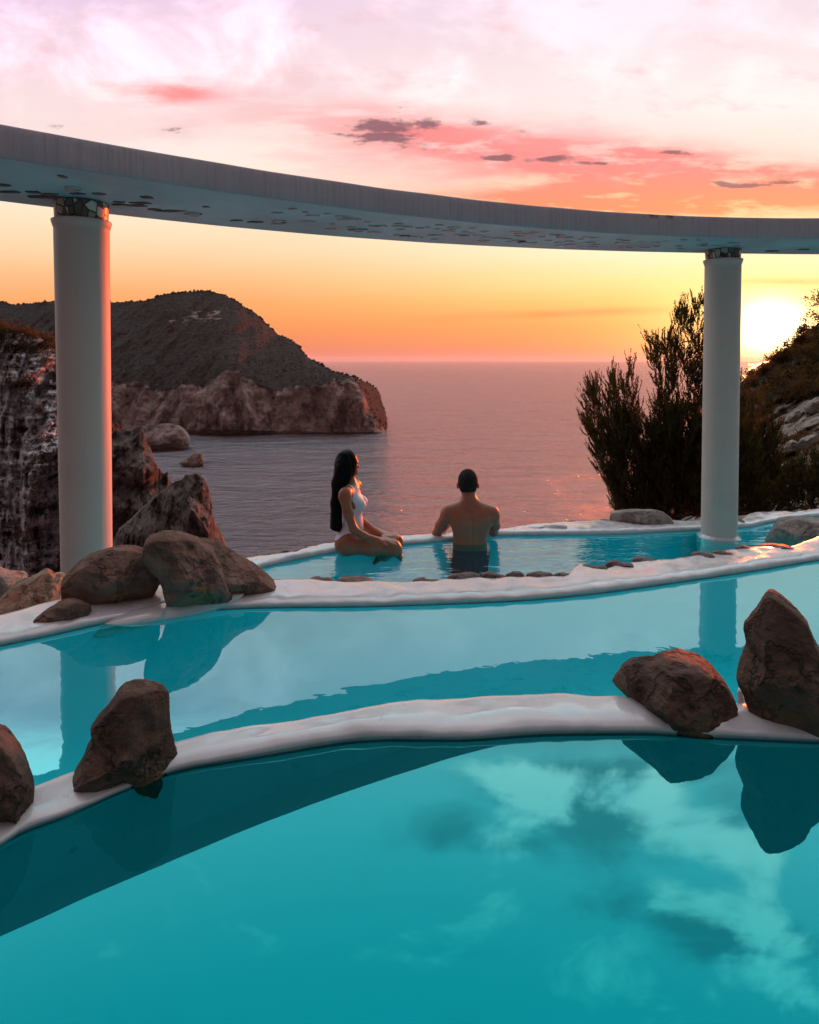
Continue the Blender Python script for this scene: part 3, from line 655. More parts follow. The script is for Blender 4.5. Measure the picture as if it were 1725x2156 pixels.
# ------------------------------------------------------------------ pool rims
def rim(name, near, far, zw, crest, zf_far, label, x0, x1, n, wob=0.008, lip=0.0, seed=0, zf_near=-0.6, mat=None):
    V = []; NV = 22; cen = []
    for i in range(n):
        x = x0 + (x1 - x0) * i / (n - 1)
        yn, yf = interp(near, x), interp(far, x)
        c = crest(x) if callable(crest) else crest
        a = onz(x, yn, zw); b = onz(x, yf, zw + c)
        out = Vector((b.x - a.x, b.y - a.y, 0)); w = max(out.length, 0.035); out.normalize()
        prof = [(-0.0, zf_near - zw), (0.0, -0.08), (0.0, -0.02), (0.0, 0.0), (0.012, 0.010)]
        # bullnose then wavy top
        prof += [(0.004 - lip, 0.006), (0.0 - lip, c * 0.35), (0.006 - lip * 0.5, c * 0.62), (min(0.02, w * 0.18), c * 0.82), (min(0.045, w * 0.34), c * 0.92)]
        for t in (0.42, 0.52, 0.63, 0.75, 0.87, 0.97): prof.append((w * t, c * (0.94 + 0.06 * t)))
        prof += [(w + 0.01, c * 0.98), (w + 0.022, c * 0.75), (w + 0.03, c * 0.3), (w + 0.032, -0.05), (w + 0.034, -0.4), (w + 0.036, zf_far - zw)]
        dd = [p for k, p in enumerate(prof) if k != 4]
        for k, (t, h) in enumerate(dd):
            p = a + out * t + Vector((0, 0, h))
            if h > 0.0:
                p.z += wob * (0.6 * noise.noise(Vector((p.x * 5 + seed, p.y * 5, 0))) + 0.5 * noise.noise(Vector((p.x * 17, p.y * 17 + seed, 1)))) * min(1, h / (c * 0.6))
            V.append(p)
        cen.append((a, a + out * (w * 0.5), a + out * w))
    nv = len(dd)
    o = mesh(name, V, grid_faces(n, nv, flip=True), mat or M['plaster'])
    tag(o, label, 'pool rim'); return o, cen

near_n = [(-500, 1990), (0, 1780), (43, 1754), (147, 1715), (242, 1672), (384, 1620), (480, 1603), (571, 1588), (688, 1568), (747, 1560), (835, 1556), (952, 1557), (1157, 1545), (1347, 1543), (1500, 1552), (1725, 1562), (2300, 1590), (4200, 1700)]
near_f = [(-500, 1900), (0, 1690), (76, 1663), (142, 1637), (366, 1569), (513, 1539), (688, 1509), (864, 1479), (981, 1471), (1069, 1469), (1187, 1464), (1274, 1468), (1400, 1476), (1560, 1484), (1725, 1490), (2300, 1510), (4200, 1590)]
r1, cen1 = rim('pool_rim', near_n, near_f, Z_NEAR, lambda x: float(np.interp(x, [300, 750], [0.020, 0.032])), -0.6, 'smooth white rounded rim crossing the picture between the near pool and the middle pool', -500, 4000, 400, wob=0.007, lip=0.006, seed=3)
mid_n = [(-500, 1470), (0, 1359), (98, 1339), (195, 1317), (273, 1302), (337, 1291), (440, 1284), (557, 1279), (745, 1277), (916, 1272), (1095, 1264), (1248, 1250), (1403, 1229), (1540, 1209), (1725, 1179), (2300, 1080), (3300, 1010)]
mid_f = [(-500, 1390), (0, 1295), (98, 1270), (195, 1252), (300, 1236), (450, 1226), (584, 1222), (649, 1220), (724, 1226), (799, 1224), (864, 1228), (943, 1222), (1018, 1218), (1072, 1217), (1150, 1215), (1195, 1213), (1208, 1200), (1222, 1189), (1236, 1194), (1252, 1199), (1326, 1186), (1403, 1179), (1481, 1168), (1579, 1154), (1637, 1155), (1725, 1132), (2300, 1030), (3300, 965)]
r2, cen2 = rim('pool_rim', mid_n, mid_f, Z_MID, lambda x: 0.030, -2.0, 'wavy white glossy rim set with dark stones, between the middle pool and the far pool', -500, 3000, 520, wob=0.009, lip=0.006, seed=9)
far_n = [(150, 1330), (400, 1240), (546, 1197), (710, 1163), (851, 1147), (909, 1142), (1052, 1128), (1271, 1126), (1419, 1119), (1474, 1116), (1571, 1111), (1630, 1099), (1725, 1088), (2000, 1060)]
far_f = [(150, 1290), (400, 1212), (522, 1174), (622, 1162), (642, 1154), (707, 1142), (800, 1133), (878, 1126), (960, 1120), (1052, 1114), (1092, 1108), (1170, 1100), (1283, 1096), (1480, 1096), (1560, 1094), (1579, 1082), (1610, 1078), (1669, 1078), (1700, 1074), (1725, 1072), (2000, 1046)]
r3, cen3 = rim('pool_rim', far_n, far_f, Z_FAR, lambda x: 0.045, -3.5, 'outer white rim of the far pool against the sea, behind the two people', 150, 2000, 300, wob=0.014, lip=0.004, seed=15, zf_near=-1.9)

def strip(name, A, Bp, z, mat, kind='structure', nsub=1):
    V = []; n = len(A)
    for a, b in zip(A, Bp):
        for k in range(nsub + 1):
            t = k / nsub; V.append((a.x + (b.x - a.x) * t, a.y + (b.y - a.y) * t, z))
    return tag(mesh(name, V, grid_faces(n, nsub + 1), mat, smooth=False), kind=kind)
def resample(c, n):
    idx = np.linspace(0, len(c) - 1, n); out = []
    for k in idx:
        i = int(k); t = k - i; j = min(i + 1, len(c) - 1); out.append(c[i].lerp(c[j], t))
    return out
N = 80
a1 = resample([c[1] for c in cen1], N); b2 = resample([c[1] for c in cen2], N); f2 = resample([c[2] for c in cen2], N); f3 = resample([c[1] for c in cen3], N)
def basin(name, A, Bp, ztop, depth, mat, ra=0.16, rb=0.16, ins=0.008):
    """a painted basin: rounded walls running down from both rims to a level floor"""
    V = []; n = len(A); prof = []
    for k in range(13):
        an = pi / 2 * k / 12; prof.append(('a', ra * (1 - cos(an)), sin(an)))
    for t in (0.25, 0.5, 0.75): prof.append(('m', t, 1))
    for k in range(13):
        an = pi / 2 * (1 - k / 12); prof.append(('b', rb * (1 - cos(an)), sin(an)))
    for a, b in zip(A, Bp):
        d = Vector((b.x - a.x, b.y - a.y, 0)); L = max(d.length, 0.05); d.normalize()
        r_a, r_b = ins + min(ra, L * 0.4), ins + min(rb, L * 0.4)
        for kind_, t, sgn in prof:
            z = ztop - depth * sgn
            if kind_ == 'a': p = a + d * (ins + t * min(1, L * 0.4 / ra))
            elif kind_ == 'b': p = b - d * (ins + t * min(1, L * 0.4 / rb))
            else: p = a + d * (r_a + (L - r_a - r_b) * t)
            V.append((p.x, p.y, z))
    return tag(mesh(name, V, grid_faces(n, len(prof)), mat), kind='structure')
start = [Vector((-3 + 9 * i / (N - 1), -1.2, 0)) for i in range(N)]
e1 = resample([c[0] for c in cen1], N); g1 = resample([c[2] + (c[2] - c[0]).normalized() * 0.036 for c in cen1], N)
e2 = resample([c[0] for c in cen2], N); g2 = resample([c[2] + Vector((0, 0.04, 0)) for c in cen2], N); e3 = resample([c[0] for c in cen3], N)
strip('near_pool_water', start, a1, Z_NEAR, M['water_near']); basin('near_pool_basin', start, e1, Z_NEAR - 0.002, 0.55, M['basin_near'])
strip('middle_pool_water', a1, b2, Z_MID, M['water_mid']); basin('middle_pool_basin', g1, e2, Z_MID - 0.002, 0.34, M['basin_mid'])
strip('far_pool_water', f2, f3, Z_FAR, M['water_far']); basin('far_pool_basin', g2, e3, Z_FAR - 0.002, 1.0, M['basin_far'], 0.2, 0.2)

# small plaster fin between the two near boulders
boulder('plaster_fin', [(1552, 1440), (1560, 1450), (1570, 1478), (1580, 1500), (1584, 1540), (1584, 1562), (1560, 1562), (1556, 1520), (1552, 1480)], 1.60, 0.06, 71, M['plaster'],
        'thin upright fin of white plaster joining the round boulder and the tall rock', 'white plaster joints', facets=1, nth=60, nph=30, cat='plaster joint', fine=0.005)
boulder('plaster_mound', [(150, 1340), (200, 1296), (250, 1282), (310, 1276), (400, 1270), (500, 1268), (560, 1264), (545, 1282), (480, 1290), (330, 1298), (230, 1316), (170, 1338)], 2.20, 0.06, 72, M['plaster'],
        'grey white plaster mound under the group of brown boulders', 'white plaster joints', facets=1, nth=90, nph=40, cat='plaster joint', fine=0.004, rough=0.02)
boulder('plaster_mound', [(120, 1664), (146, 1632), (180, 1620), (230, 1622), (262, 1640), (290, 1660), (262, 1676), (200, 1700), (150, 1716)], 1.33, 0.05, 73, M['plaster'],
        'pinkish white plaster collar around the foot of the upright rock', 'white plaster joints', facets=1, nth=70, nph=34, cat='plaster joint', fine=0.004, rough=0.02)
for k, (poly, D, lab) in enumerate([
    ([(1610, 1092), (1618, 1082), (1650, 1077), (1680, 1078), (1700, 1083), (1690, 1090), (1650, 1096)], 6.75, 'long low white plaster lump on the far rim right of the column'),
    ([(1700, 1084), (1708, 1076), (1730, 1073), (1780, 1072), (1800, 1082), (1750, 1090)], 6.8, 'white plaster lump at the right edge on top of the far rim'),
    ([(1092, 1122), (1096, 1111), (1120, 1106), (1170, 1102), (1200, 1104), (1195, 1114), (1150, 1120)], 6.15, 'low white plaster hump on the far rim right of the man'),
    ([(640, 1168), (648, 1157), (680, 1150), (706, 1146), (715, 1156), (690, 1164)], 5.75, 'low white plaster hump on the far rim left of the woman'),
    ([(1206, 1216), (1212, 1200), (1222, 1187), (1234, 1192), (1245, 1202), (1250, 1216)], 2.66, 'small white plaster peak on the middle rim between dark stones')]):
    boulder('plaster_lump', poly, D, 0.08 if D > 4 else 0.04, 80 + k, M['plaster'], lab, 'white plaster joints', facets=1, nth=60, nph=28, cat='plaster joint', fine=0.01)

# ------------------------------------------------------------------ ring beam and columns
HB = CAMZ + 0.98; HT = CAMZ + 1.146
nb = [S(*p) for p in [(0, 395), (209, 426), (417, 456), (603, 484), (800, 511), (1017, 539), (1234, 561), (1451, 577), (1668, 588), (2048, 596)]]
fb = [S(*p) for p in [(0, 505), (141, 519), (278, 536), (464, 557), (800, 588), (1017, 604), (1234, 617), (1451, 626), (1759, 632), (2048, 637)]]
def fit_arc(P):
    A = np.array([[2 * p.x, 2 * p.y, 1] for p in P]); bb = np.array([p.x ** 2 + p.y ** 2 for p in P])
    s = np.linalg.lstsq(A, bb, rcond=None)[0]; return s[0], s[1], sqrt(s[2] + s[0] ** 2 + s[1] ** 2)
PN = [onz(x, y, HB) for x, y in nb]; PF = [onz(x, y, HB) for x, y in fb]
def polyfit(P, deg=4):
    xs_, ys_ = [p.x for p in P], [p.y for p in P]; return np.polyfit(xs_, ys_, deg)
cn_, cf_ = polyfit(PN, 3), polyfit(PF, 3)
print('beam near', [(round(p.x, 2), round(p.y, 2)) for p in PN]); print('beam far', [(round(p.x, 2), round(p.y, 2)) for p in PF])
def curve_eval(c, P, x):
    xs_ = [p.x for p in P]
    if x < xs_[0]: x0 = xs_[0]
    elif x > xs_[-1]: x0 = xs_[-1]
    else: return float(np.polyval(c, x))
    d = float(np.polyval(np.polyder(c), x0)); return float(np.polyval(c, x0)) + d * (x - x0)
def beam_mat():
    m, b, out = newmat('beam_plaster')
    co = objco(b); cs = objco(b, (30, 30, 0.5))
    n1 = b.noise(co, 2.2, 6, 0.6); n2 = b.noise(cs, 1.4, 3, 0.6); n3 = b.noise(co, 60, 3, 0.6)
    col = b.mix(b.mul(b.sstep(n1, 0.40, 0.7), 0.4), (0.43, 0.355, 0.375), (0.31, 0.25, 0.27))
    col = b.mix(b.mul(b.sstep(n2, 0.46, 0.64), 0.35), col, (0.28, 0.24, 0.28))
    sp_ = b.node('ShaderNodeSeparateXYZ'); b.l.new(co, sp_.inputs[0])
    edge = b.sstep(sp_.outputs[2], 0.115, 0.163)
    rust = b.mul(edge, b.sstep(b.noise(objco(b, (1, 1, 0.35)), 16, 6, 0.7), 0.50, 0.60))
    rust = b.mul(rust, b.sstep(b.noise(co, 1.6, 3, 0.5), 0.46, 0.58))
    col = b.mix(rust, col, (0.11, 0.045, 0.03))
    principled(b, out, Base_Color=col, Roughness=0.75, Normal=bump(b, b.add(n2, b.mul(n3, 0.4)), 0.6, 0.008), Specular_IOR_Level=0.3); return m
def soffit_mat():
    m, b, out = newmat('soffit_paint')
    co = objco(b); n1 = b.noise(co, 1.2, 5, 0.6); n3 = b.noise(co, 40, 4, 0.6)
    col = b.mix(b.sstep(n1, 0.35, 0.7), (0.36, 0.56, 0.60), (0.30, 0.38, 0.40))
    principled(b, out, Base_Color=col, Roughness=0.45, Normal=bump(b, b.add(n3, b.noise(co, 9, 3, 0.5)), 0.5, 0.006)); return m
M['beam'] = beam_mat(); M['soffit'] = soffit_mat()
beam = empty('ring_beam', Vector((0, 4.6, HB)))
tag(beam, 'curved grey white concrete beam crossing the picture on two columns', 'beam')
V = []; n = 220; xsb = [-3.4 + 8.4 * i / (n - 1) for i in range(n)]
Vs = []
for i, x in enumerate(xsb):
    yn = curve_eval(cn_, PN, x); d = (curve_eval(cn_, PN, x + 0.01) - yn) / 0.01
    o2 = Vector((-d, 1, 0)).normalized()
    # width measured across: step until the far curve
    w = 0.2
    for _ in range(30):
        p = Vector((x, yn, 0)) + o2 * w; w += (curve_eval(cf_, PF, p.x) - p.y) * o2.y * 0.8
    w_ = w; P0 = Vector((x, yn, HB))
    wv = 0.004 * noise.noise(Vector((x * 3, 0, 0)))
    for (t, h) in [(0.016, 0.0), (0.004, 0.004), (0.0, 0.014), (-0.004, 0.06), (-0.002, 0.12), (0.002, HT - HB - 0.014), (0.008, HT - HB - 0.004), (0.022, HT - HB), (w_ * 0.5, HT - HB + 0.01), (w_ - 0.02, HT - HB), (w_, HT - HB - 0.01), (w_, 0.012), (w_ - 0.004, 0.003), (w_ - 0.014, 0.0)]:
        V.append(P0 + o2 * (t + wv) + Vector((0, 0, h + wv * (1 if h > 0.1 else 0.3))))
    for t in (0.016 + 0, 0.05, 0.055, w_ * 0.3, w_ * 0.6, w_ * 0.85, w_ - 0.014):
        hh = 0.0 if t <= 0.05 or t >= w_ - 0.02 else 0.004 + 0.004 * noise.noise(Vector((x * 2, t * 5, 0)))
        Vs.append(P0 + o2 * t + Vector((0, 0, hh + wv * 0.3)))
loc = beam.location
fcb = grid_faces(n, 14)
fcb.append(tuple(range(14))); fcb.append(tuple((n - 1) * 14 + k for k in range(14))[::-1])
fo = mesh('fascia', [p - loc for p in V], fcb, M['beam'], beam); fo.matrix_parent_inverse = Matrix(); fo.data.shade_smooth()
sof = mesh('soffit', [p - loc for p in Vs], grid_faces(n, 7, flip=True), M['soffit'], beam); sof.matrix_parent_inverse = Matrix()
# mosaic shards set in the soffit
def shard_mat(name, a, bcol, rough):
    m, b, out = newmat(name); vo = b.node('ShaderNodeTexVoronoi'); vo.inputs['Scale'].default_value = 30; b.l.new(objco(b), vo.inputs['Vector'])
    principled(b, out, Base_Color=b.mix(b.noise(objco(b), 9, 2, 0.5), a, bcol), Roughness=rough); return m
M['shard_dark'] = shard_mat('dark_tile_shards', (0.04, 0.032, 0.03), (0.13, 0.10, 0.09), 0.3)
M['shard_pale'] = shard_mat('pale_tile_shards', (0.20, 0.17, 0.16), (0.55, 0.50, 0.46), 0.2)
random.seed(12)
def shards(name, lst, mat):
    V = []; Fc = []
    for (x, y, sx, sy) in lst:
        p = onz(x, y, HB - 0.001); k = len(V); m_ = random.choice((4, 4, 5)); a0 = random.uniform(0, 6.28)
        for zz in (0.0, 0.006):
            for i in range(m_):
                a = a0 + 2 * pi * i / m_ ; rr_ = 0.75 + 0.5 * ((i * 7919 + int(x)) % 10) / 10
                V.append(p + Vector((sx * cos(a) * rr_, sy * sin(a) * rr_, zz - 0.001)) - loc)
        Fc.append(tuple(k + i for i in range(m_))[::-1]); Fc.append(tuple(k + m_ + i for i in range(m_)))
        for i in range(m_): Fc.append((k + i, k + (i + 1) % m_, k + m_ + (i + 1) % m_, k + m_ + i))
    o = mesh(name, V, Fc, mat, beam, smooth=False); o.matrix_parent_inverse = Matrix(); return o
dark = [S(*p) + q for p, q in [((8, 464), (0.05, 0.03)), ((28, 481), (0.07, 0.03)), ((84, 482), (0.045, 0.025)), ((120, 487), (0.055, 0.03)), ((108, 493), (0.10, 0.035)), ((158, 443), (0.025, 0.03)), ((190, 485), (0.05, 0.02)),
        ((248, 486), (0.04, 0.03)), ((368, 494), (0.04, 0.035)), ((300, 506), (0.05, 0.02)), ((352, 508), (0.075, 0.03)), ((346, 515), (0.08, 0.035)), ((295, 512), (0.05, 0.02)), ((382, 524), (0.05, 0.025)),
        ((424, 528), (0.10, 0.035)), ((515, 518), (0.03, 0.02)), ((486, 536), (0.06, 0.02)), ((637, 556), (0.06, 0.03)), ((595, 552), (0.05, 0.02)), ((700, 558), (0.05, 0.02)), ((896, 574), (0.09, 0.03)), ((1300, 604), (0.06, 0.03)), ((1010, 590), (0.05, 0.02)), ((1930, 628), (0.08, 0.03)), ((2010, 624), (0.07, 0.03))]]
shards('dark_mosaic', dark, M['shard_dark'])
pale = []
for _ in range(120):
    x = random.uniform(560, 1560); t = random.uniform(0.25, 0.85)
    y = li(nb, x) * (1 - t) + li(fb, x) * t
    pale.append((x, y, random.uniform(0.02, 0.06), random.uniform(0.01, 0.03)))
shards('pale_mosaic', pale, M['shard_pale'])
# two round lamps let into the soffit (unlit)
for (x, y) in [S(183, 471), S(484, 535), S(895, 575)]:
    V = []; Fc = []; p = onz(x, y, HB)
    for (r, h) in ((0.045, 0.002), (0.045, -0.006), (0.034, -0.010), (0.030, -0.004), (0.0005, -0.003)):
        for i in range(24): V.append(p + Vector((r * cos(2*pi*i/24), r * sin(2*pi*i/24), h)) - loc)
    for j in range(4):
        for i in range(24): Fc.append((j*24+i, j*24+(i+1) % 24, (j+1)*24+(i+1) % 24, (j+1)*24+i))
    lo = mesh('recessed_lamp', V, Fc, M['shard_pale'], beam); lo.matrix_parent_inverse = Matrix()

def capital_mat():
    m, b, out = newmat('capital_mosaic'); co = objco(b, (1, 1, 0.62))
    vo = b.node('ShaderNodeTexVoronoi', feature='DISTANCE_TO_EDGE'); vo.inputs['Scale'].default_value = 24; b.l.new(co, vo.inputs['Vector'])
    vc = b.node('ShaderNodeTexVoronoi'); vc.inputs['Scale'].default_value = 24; b.l.new(co, vc.inputs['Vector'])
    sp_ = b.node('ShaderNodeSeparateColor'); b.l.new(vc.outputs['Color'], sp_.inputs[0])
    tile = b.ramp(sp_.outputs[0], [(0.1, (0.10, 0.075, 0.06)), (0.4, (0.34, 0.27, 0.23)), (0.7, (0.55, 0.46, 0.40))], 'CONSTANT')
    g = b.sstep(vo.outputs['Distance'], 0.03, 0.09)
    principled(b, out, Base_Color=b.mix(g, (0.03, 0.022, 0.02), tile), Roughness=0.4, Normal=bump(b, g, 0.8, 0.006)); return m
M['capital'] = capital_mat()
def lathe(name, prof, mat, parent, n=64):
    V = []; Fc = []
    for r, z in prof:
        for i in range(n): V.append((r * cos(2*pi*i/n), r * sin(2*pi*i/n), z))
    for j in range(len(prof) - 1):
        for i in range(n): Fc.append((j*n+i, j*n+(i+1) % n, (j+1)*n+(i+1) % n, (j+1)*n+i))
    o = mesh(name, V, Fc, mat, parent); o.matrix_parent_inverse = Matrix(); return o
def column(x, Y, rt, rb, capy, label):
    p = at(x, 1100, Y); base = empty('column', Vector((p.x, Y, Z_FAR - 1.0))); h = HB - base.location.z
    tag(base, label, 'column', 'white columns holding up the ring beam')
    zc = at(x, capy, Y - rt).z - base.location.z
    lathe('shaft', [(rb, 0.0), (rb, h * 0.35), (rb * 0.4 + rt * 0.6, h * 0.75), (rt, zc - 0.07), (rt, zc - 0.045), (rt + 0.004, zc - 0.04), (rt + 0.014, zc - 0.006), (rt + 0.013, zc), (rt - 0.006, zc + 0.001), (rt - 0.02, zc + 0.001)], M['column'], base)
    lathe('capital', [(rt - 0.014, zc - 0.002), (rt - 0.006, zc + 0.02), (rt - 0.002, h - 0.015), (rt + 0.0, h - 0.002)], M['capital'], base)
    foot = lathe('foot', [(rb + 0.035, 1.0 - 0.2), (rb + 0.032, 1.0 + 0.001), (rb + 0.02, 1.0 + 0.008), (rb + 0.004, 1.0 + 0.022), (rb - 0.003, 1.03)], M['plaster'], base, 48)
    return base
column(182, 4.20, 0.160, 0.150, 455, 'thick white column at the left, its right edge lit orange')
column(1514.5, 5.98, 0.151, 0.152, 542, 'white column at the right standing in the far pool in front of the shrub')
#PART2
# ------------------------------------------------------------------ big shrub, hillside planting
M['shrub_leaf'] = green_mat('shrub_leaf', (0.013, 0.014, 0.006), (0.066, 0.056, 0.022), 6.0, trans=0.42)
M['bark'] = green_mat('bark', (0.03, 0.02, 0.015), (0.07, 0.05, 0.04), 9.0)

def inside(poly, x, y):
    c = False; n = len(poly)
    for i in range(n):
        x1, y1 = poly[i]; x2, y2 = poly[(i + 1) % n]
        if (y1 > y) != (y2 > y) and x < (x2 - x1) * (y - y1) / (y2 - y1) + x1: c = not c
    return c
def sprig(V, Fc, p, d, L, nb_, rnd, bl=0.045, bw=0.0045):
    """a twig of needle-like blades along direction d, bending upward"""
    d = d.normalized(); q = p.copy(); st = L / nb_
    for k in range(nb_):
        d = (d + Vector((rnd.uniform(-.10, .10), rnd.uniform(-.10, .10), 0.10))).normalized()
        q = q + d * st
        for _ in range(2):
            s = Vector((rnd.uniform(-1, 1), rnd.uniform(-1, 1), rnd.uniform(-1, 1))); s = (s - d * s.dot(d)).normalized()
            b = (d + s * rnd.uniform(0.25, 0.75)).normalized(); w = b.cross(s).normalized() * bw * rnd.uniform(0.7, 1.3)
            l = bl * rnd.uniform(0.6, 1.2) * (1 - 0.35 * k / nb_)
            i = len(V); V += [q - w, q + w, q + b * l * 0.6 + w * 0.9, q + b * l, q + b * l * 0.6 - w * 0.9]; Fc.append((i, i + 1, i + 2, i + 3, i + 4))
    return q
def feather_tree(name, polys, base_px, Y0, spread, n, seed, label, cat, Lr=(0.10, 0.20), nbl=9, bl=0.045, group=None, up=0.9, bw=0.0045, base=None):
    rnd = random.Random(seed)
    root_p = base or at(base_px[0], base_px[1], Y0)
    tips = []
    for poly, frac in polys:
        xs_ = [p[0] for p in poly]; ys_ = [p[1] for p in poly]; m_ = 0
        while m_ < n * frac:
            x, y = rnd.uniform(min(xs_), max(xs_)), rnd.uniform(min(ys_), max(ys_))
            if not inside(poly, x, y): continue
            if y < 880 and rnd.random() < 0.40: continue
            if noise.noise(Vector((x * 0.035 + seed, y * 0.022, 5))) < -0.16 + 0.20 * (y < 860) * rnd.random() and rnd.random() < 0.8: continue
            tips.append(at(x, y, Y0 + rnd.uniform(-spread, spread) * (0.5 + 0.5 * rnd.random()))); m_ += 1
    tips.sort(key=lambda p: (p - root_p).length)
    nodes = [root_p]; par = [-1]
    for p in tips:
        dp = (p - root_p).length; best = None; bd = 1e9
        for k, q in enumerate(nodes):
            e = (p - q).length
            if (q - root_p).length < dp - 0.02 or k == 0:
                c = e + 0.25 * (q - root_p).length + max(0, q.z - p.z) * 2.0
                if c < bd: bd = c; best = k
        nodes.append(p); par.append(best)
    cnt = [1] * len(nodes)
    for k in range(len(nodes) - 1, 0, -1): cnt[par[k]] += cnt[k]
    e = empty(name, root_p); tag(e, label, cat, group)
    V = []; Fc = []
    for k in range(1, len(nodes)):
        r = 0.0022 * cnt[k] ** 0.45; r2 = 0.0022 * max(1, cnt[k]) ** 0.42
        a, b_ = nodes[par[k]], nodes[k]; mid = a.lerp(b_, 0.5) - Vector((0, 0, 0.08 * (b_ - a).length))
        add_tri_tube(V, Fc, a - root_p, mid - root_p, r * 1.15, r, 4); add_tri_tube(V, Fc, mid - root_p, b_ - root_p, r, r2 * 0.8, 4)
    t = mesh('trunk', V, Fc, M['bark'], e); t.matrix_parent_inverse = Matrix()
    V = []; Fc = []
    cen = sum(nodes, Vector()) / len(nodes)
    for k in range(1, len(nodes)):
        p = nodes[k]; d = (p - nodes[par[k]]).normalized(); o2 = (p - cen); o2.z = max(0, o2.z)
        d = d * 0.7 + Vector((0, 0, up * 0.62)) + o2 * 0.45
        for _ in range(2):
            sprig(V, Fc, p - root_p, d + Vector((rnd.uniform(-.7, .7), rnd.uniform(-.6, .6), rnd.uniform(-.25, .35))), rnd.uniform(*Lr), nbl, rnd, bl, bw)
        dn = (p - nodes[par[k]])
        sprig(V, Fc, nodes[par[k]].lerp(p, 0.5) - root_p, dn.normalized() + Vector((rnd.uniform(-.5, .5), rnd.uniform(-.5, .5), .5)), rnd.uniform(*Lr) * 0.8, nbl, rnd, bl, bw)
    c = mesh('crown', V, Fc, M['shrub_leaf'], e, smooth=False); c.matrix_parent_inverse = Matrix()
    return e
left_lobe = [(1226, 872), (1231, 835), (1244, 812), (1262, 800), (1282, 806), (1300, 790), (1312, 806), (1322, 770), (1334, 768), (1341, 800), (1338, 850), (1352, 880), (1385, 850), (1430, 880), (1430, 1085), (1305, 1086), (1294, 1045), (1262, 990), (1246, 940)]
right_lobe = [(1356, 735), (1366, 716), (1382, 730), (1398, 712), (1412, 700), (1424, 668), (1438, 650), (1450, 662), (1470, 620), (1486, 640), (1496, 700), (1520, 760), (1552, 810), (1560, 900), (1540, 1086), (1400, 1086), (1402, 900), (1380, 830), (1362, 780)]
low_mass = [(1300, 930), (1420, 900), (1545, 900), (1600, 960), (1610, 1086), (1306, 1086), (1290, 1010)]
feather_tree('shrub', [(left_lobe, 0.36), (right_lobe, 0.40), (low_mass, 0.48)], (1430, 1120), 8.3, 0.60, 2700, 7,
             'tall feathery dark shrub with upright twigs behind the right column', 'shrub', (0.13, 0.26), 9, bw=0.0052)
# shrub right of the column, reddish brown
feather_tree('shrub', [([(1553, 850), (1580, 830), (1612, 862), (1640, 900), (1650, 980), (1660, 1080), (1553, 1086)], 1.0)], (1600, 1110), 8.9, 0.4, 560, 19,
             'dark rusty shrub between the right column and the pale hillside rocks', 'shrub', (0.10, 0.2), 8, 0.045)
feather_tree('shrub', [([(1650, 1000), (1690, 960), (1740, 950), (1800, 940), (1810, 1075), (1650, 1078)], 1.0)], (1720, 1100), 8.2, 0.4, 480, 23,
             'dark low shrub at the right edge above the far rim', 'shrub', (0.08, 0.16), 7, 0.04)

def leafclump(V, Fc, c, r, n, size, rnd, flat=1.0):
    for _ in range(n):
        d = Vector((rnd.gauss(0, 1), rnd.gauss(0, 1), rnd.gauss(0, 1) * flat)).normalized() * r * rnd.uniform(0.3, 1.0) ** 0.6
        p = c + d; a = Vector((rnd.uniform(-1, 1), rnd.uniform(-1, 1), rnd.uniform(-.3, 1))).normalized(); b_ = a.cross(Vector((rnd.uniform(-1, 1), rnd.uniform(-1, 1), rnd.uniform(-1, 1)))).normalized()
        s = size * rnd.uniform(0.6, 1.4); i = len(V)
        V += [p, p + a * s + b_ * s * 0.35, p + a * s * 1.9, p + a * s - b_ * s * 0.35]; Fc.append((i, i + 1, i + 2, i + 3))
M['hill_leaf'] = green_mat('hill_leaf', (0.020, 0.012, 0.006), (0.110, 0.060, 0.028), 0.9, trans=0.5)  # leaf colour warmed to stand in for the red glow over the hillside
rnd = random.Random(5); V = []; Fc = []
hm = hillside.data; hrows = 150 + 5
vg = np.zeros(len(hm.vertices), dtype=np.float32); hm.attributes['veg'].data.foreach_get('value', vg)
for _ in range(1500):
    i = rnd.randrange(40, 212) * hrows + rnd.randrange(12, 150)
    c = hm.vertices[i].co
    if vg[i] + 0.2 * noise.noise(c * 0.3) < 0.40: continue
    if rnd.random() > 0.35 + 0.65 * min(1, c.y / 25): continue
    r = rnd.uniform(0.18, 0.55) * (0.5 + c.y / 50)
    for k in range(3): leafclump(V, Fc, c + Vector((rnd.uniform(-r, r), rnd.uniform(-r, r), rnd.uniform(0, r))), r * 0.6, 34, 0.035 * (0.5 + c.y / 22), rnd)
tag(mesh('undergrowth', V, Fc, M['hill_leaf'], smooth=False), 'dense low bushes covering the right hillside', 'undergrowth', kind='stuff')
# low plants along the near cliff top
rnd = random.Random(6); V = []; Fc = []
cm_ = cliff.data
for _ in range(900):
    ci = rnd.randrange(60, 205); x = cx_[ci]
    deep = rnd.random() ** 2.2
    j = int(299 - deep * 240)
    c = cm_.vertices[ci * 305 + j].co
    if deep > 0.08 and noise.noise(c * 0.22) < 0.12: continue
    r = rnd.uniform(0.5, 1.5) * (1.25 if deep < 0.08 else 0.75)
    leafclump(V, Fc, c + Vector((0, -0.2, r * 0.3)), r, 90, 0.17, rnd, 0.9)
tag(mesh('cliff_plants', V, Fc, M['hill_leaf'], smooth=False), 'dark bushes along the top and ledges of the left cliff', 'undergrowth', kind='stuff')

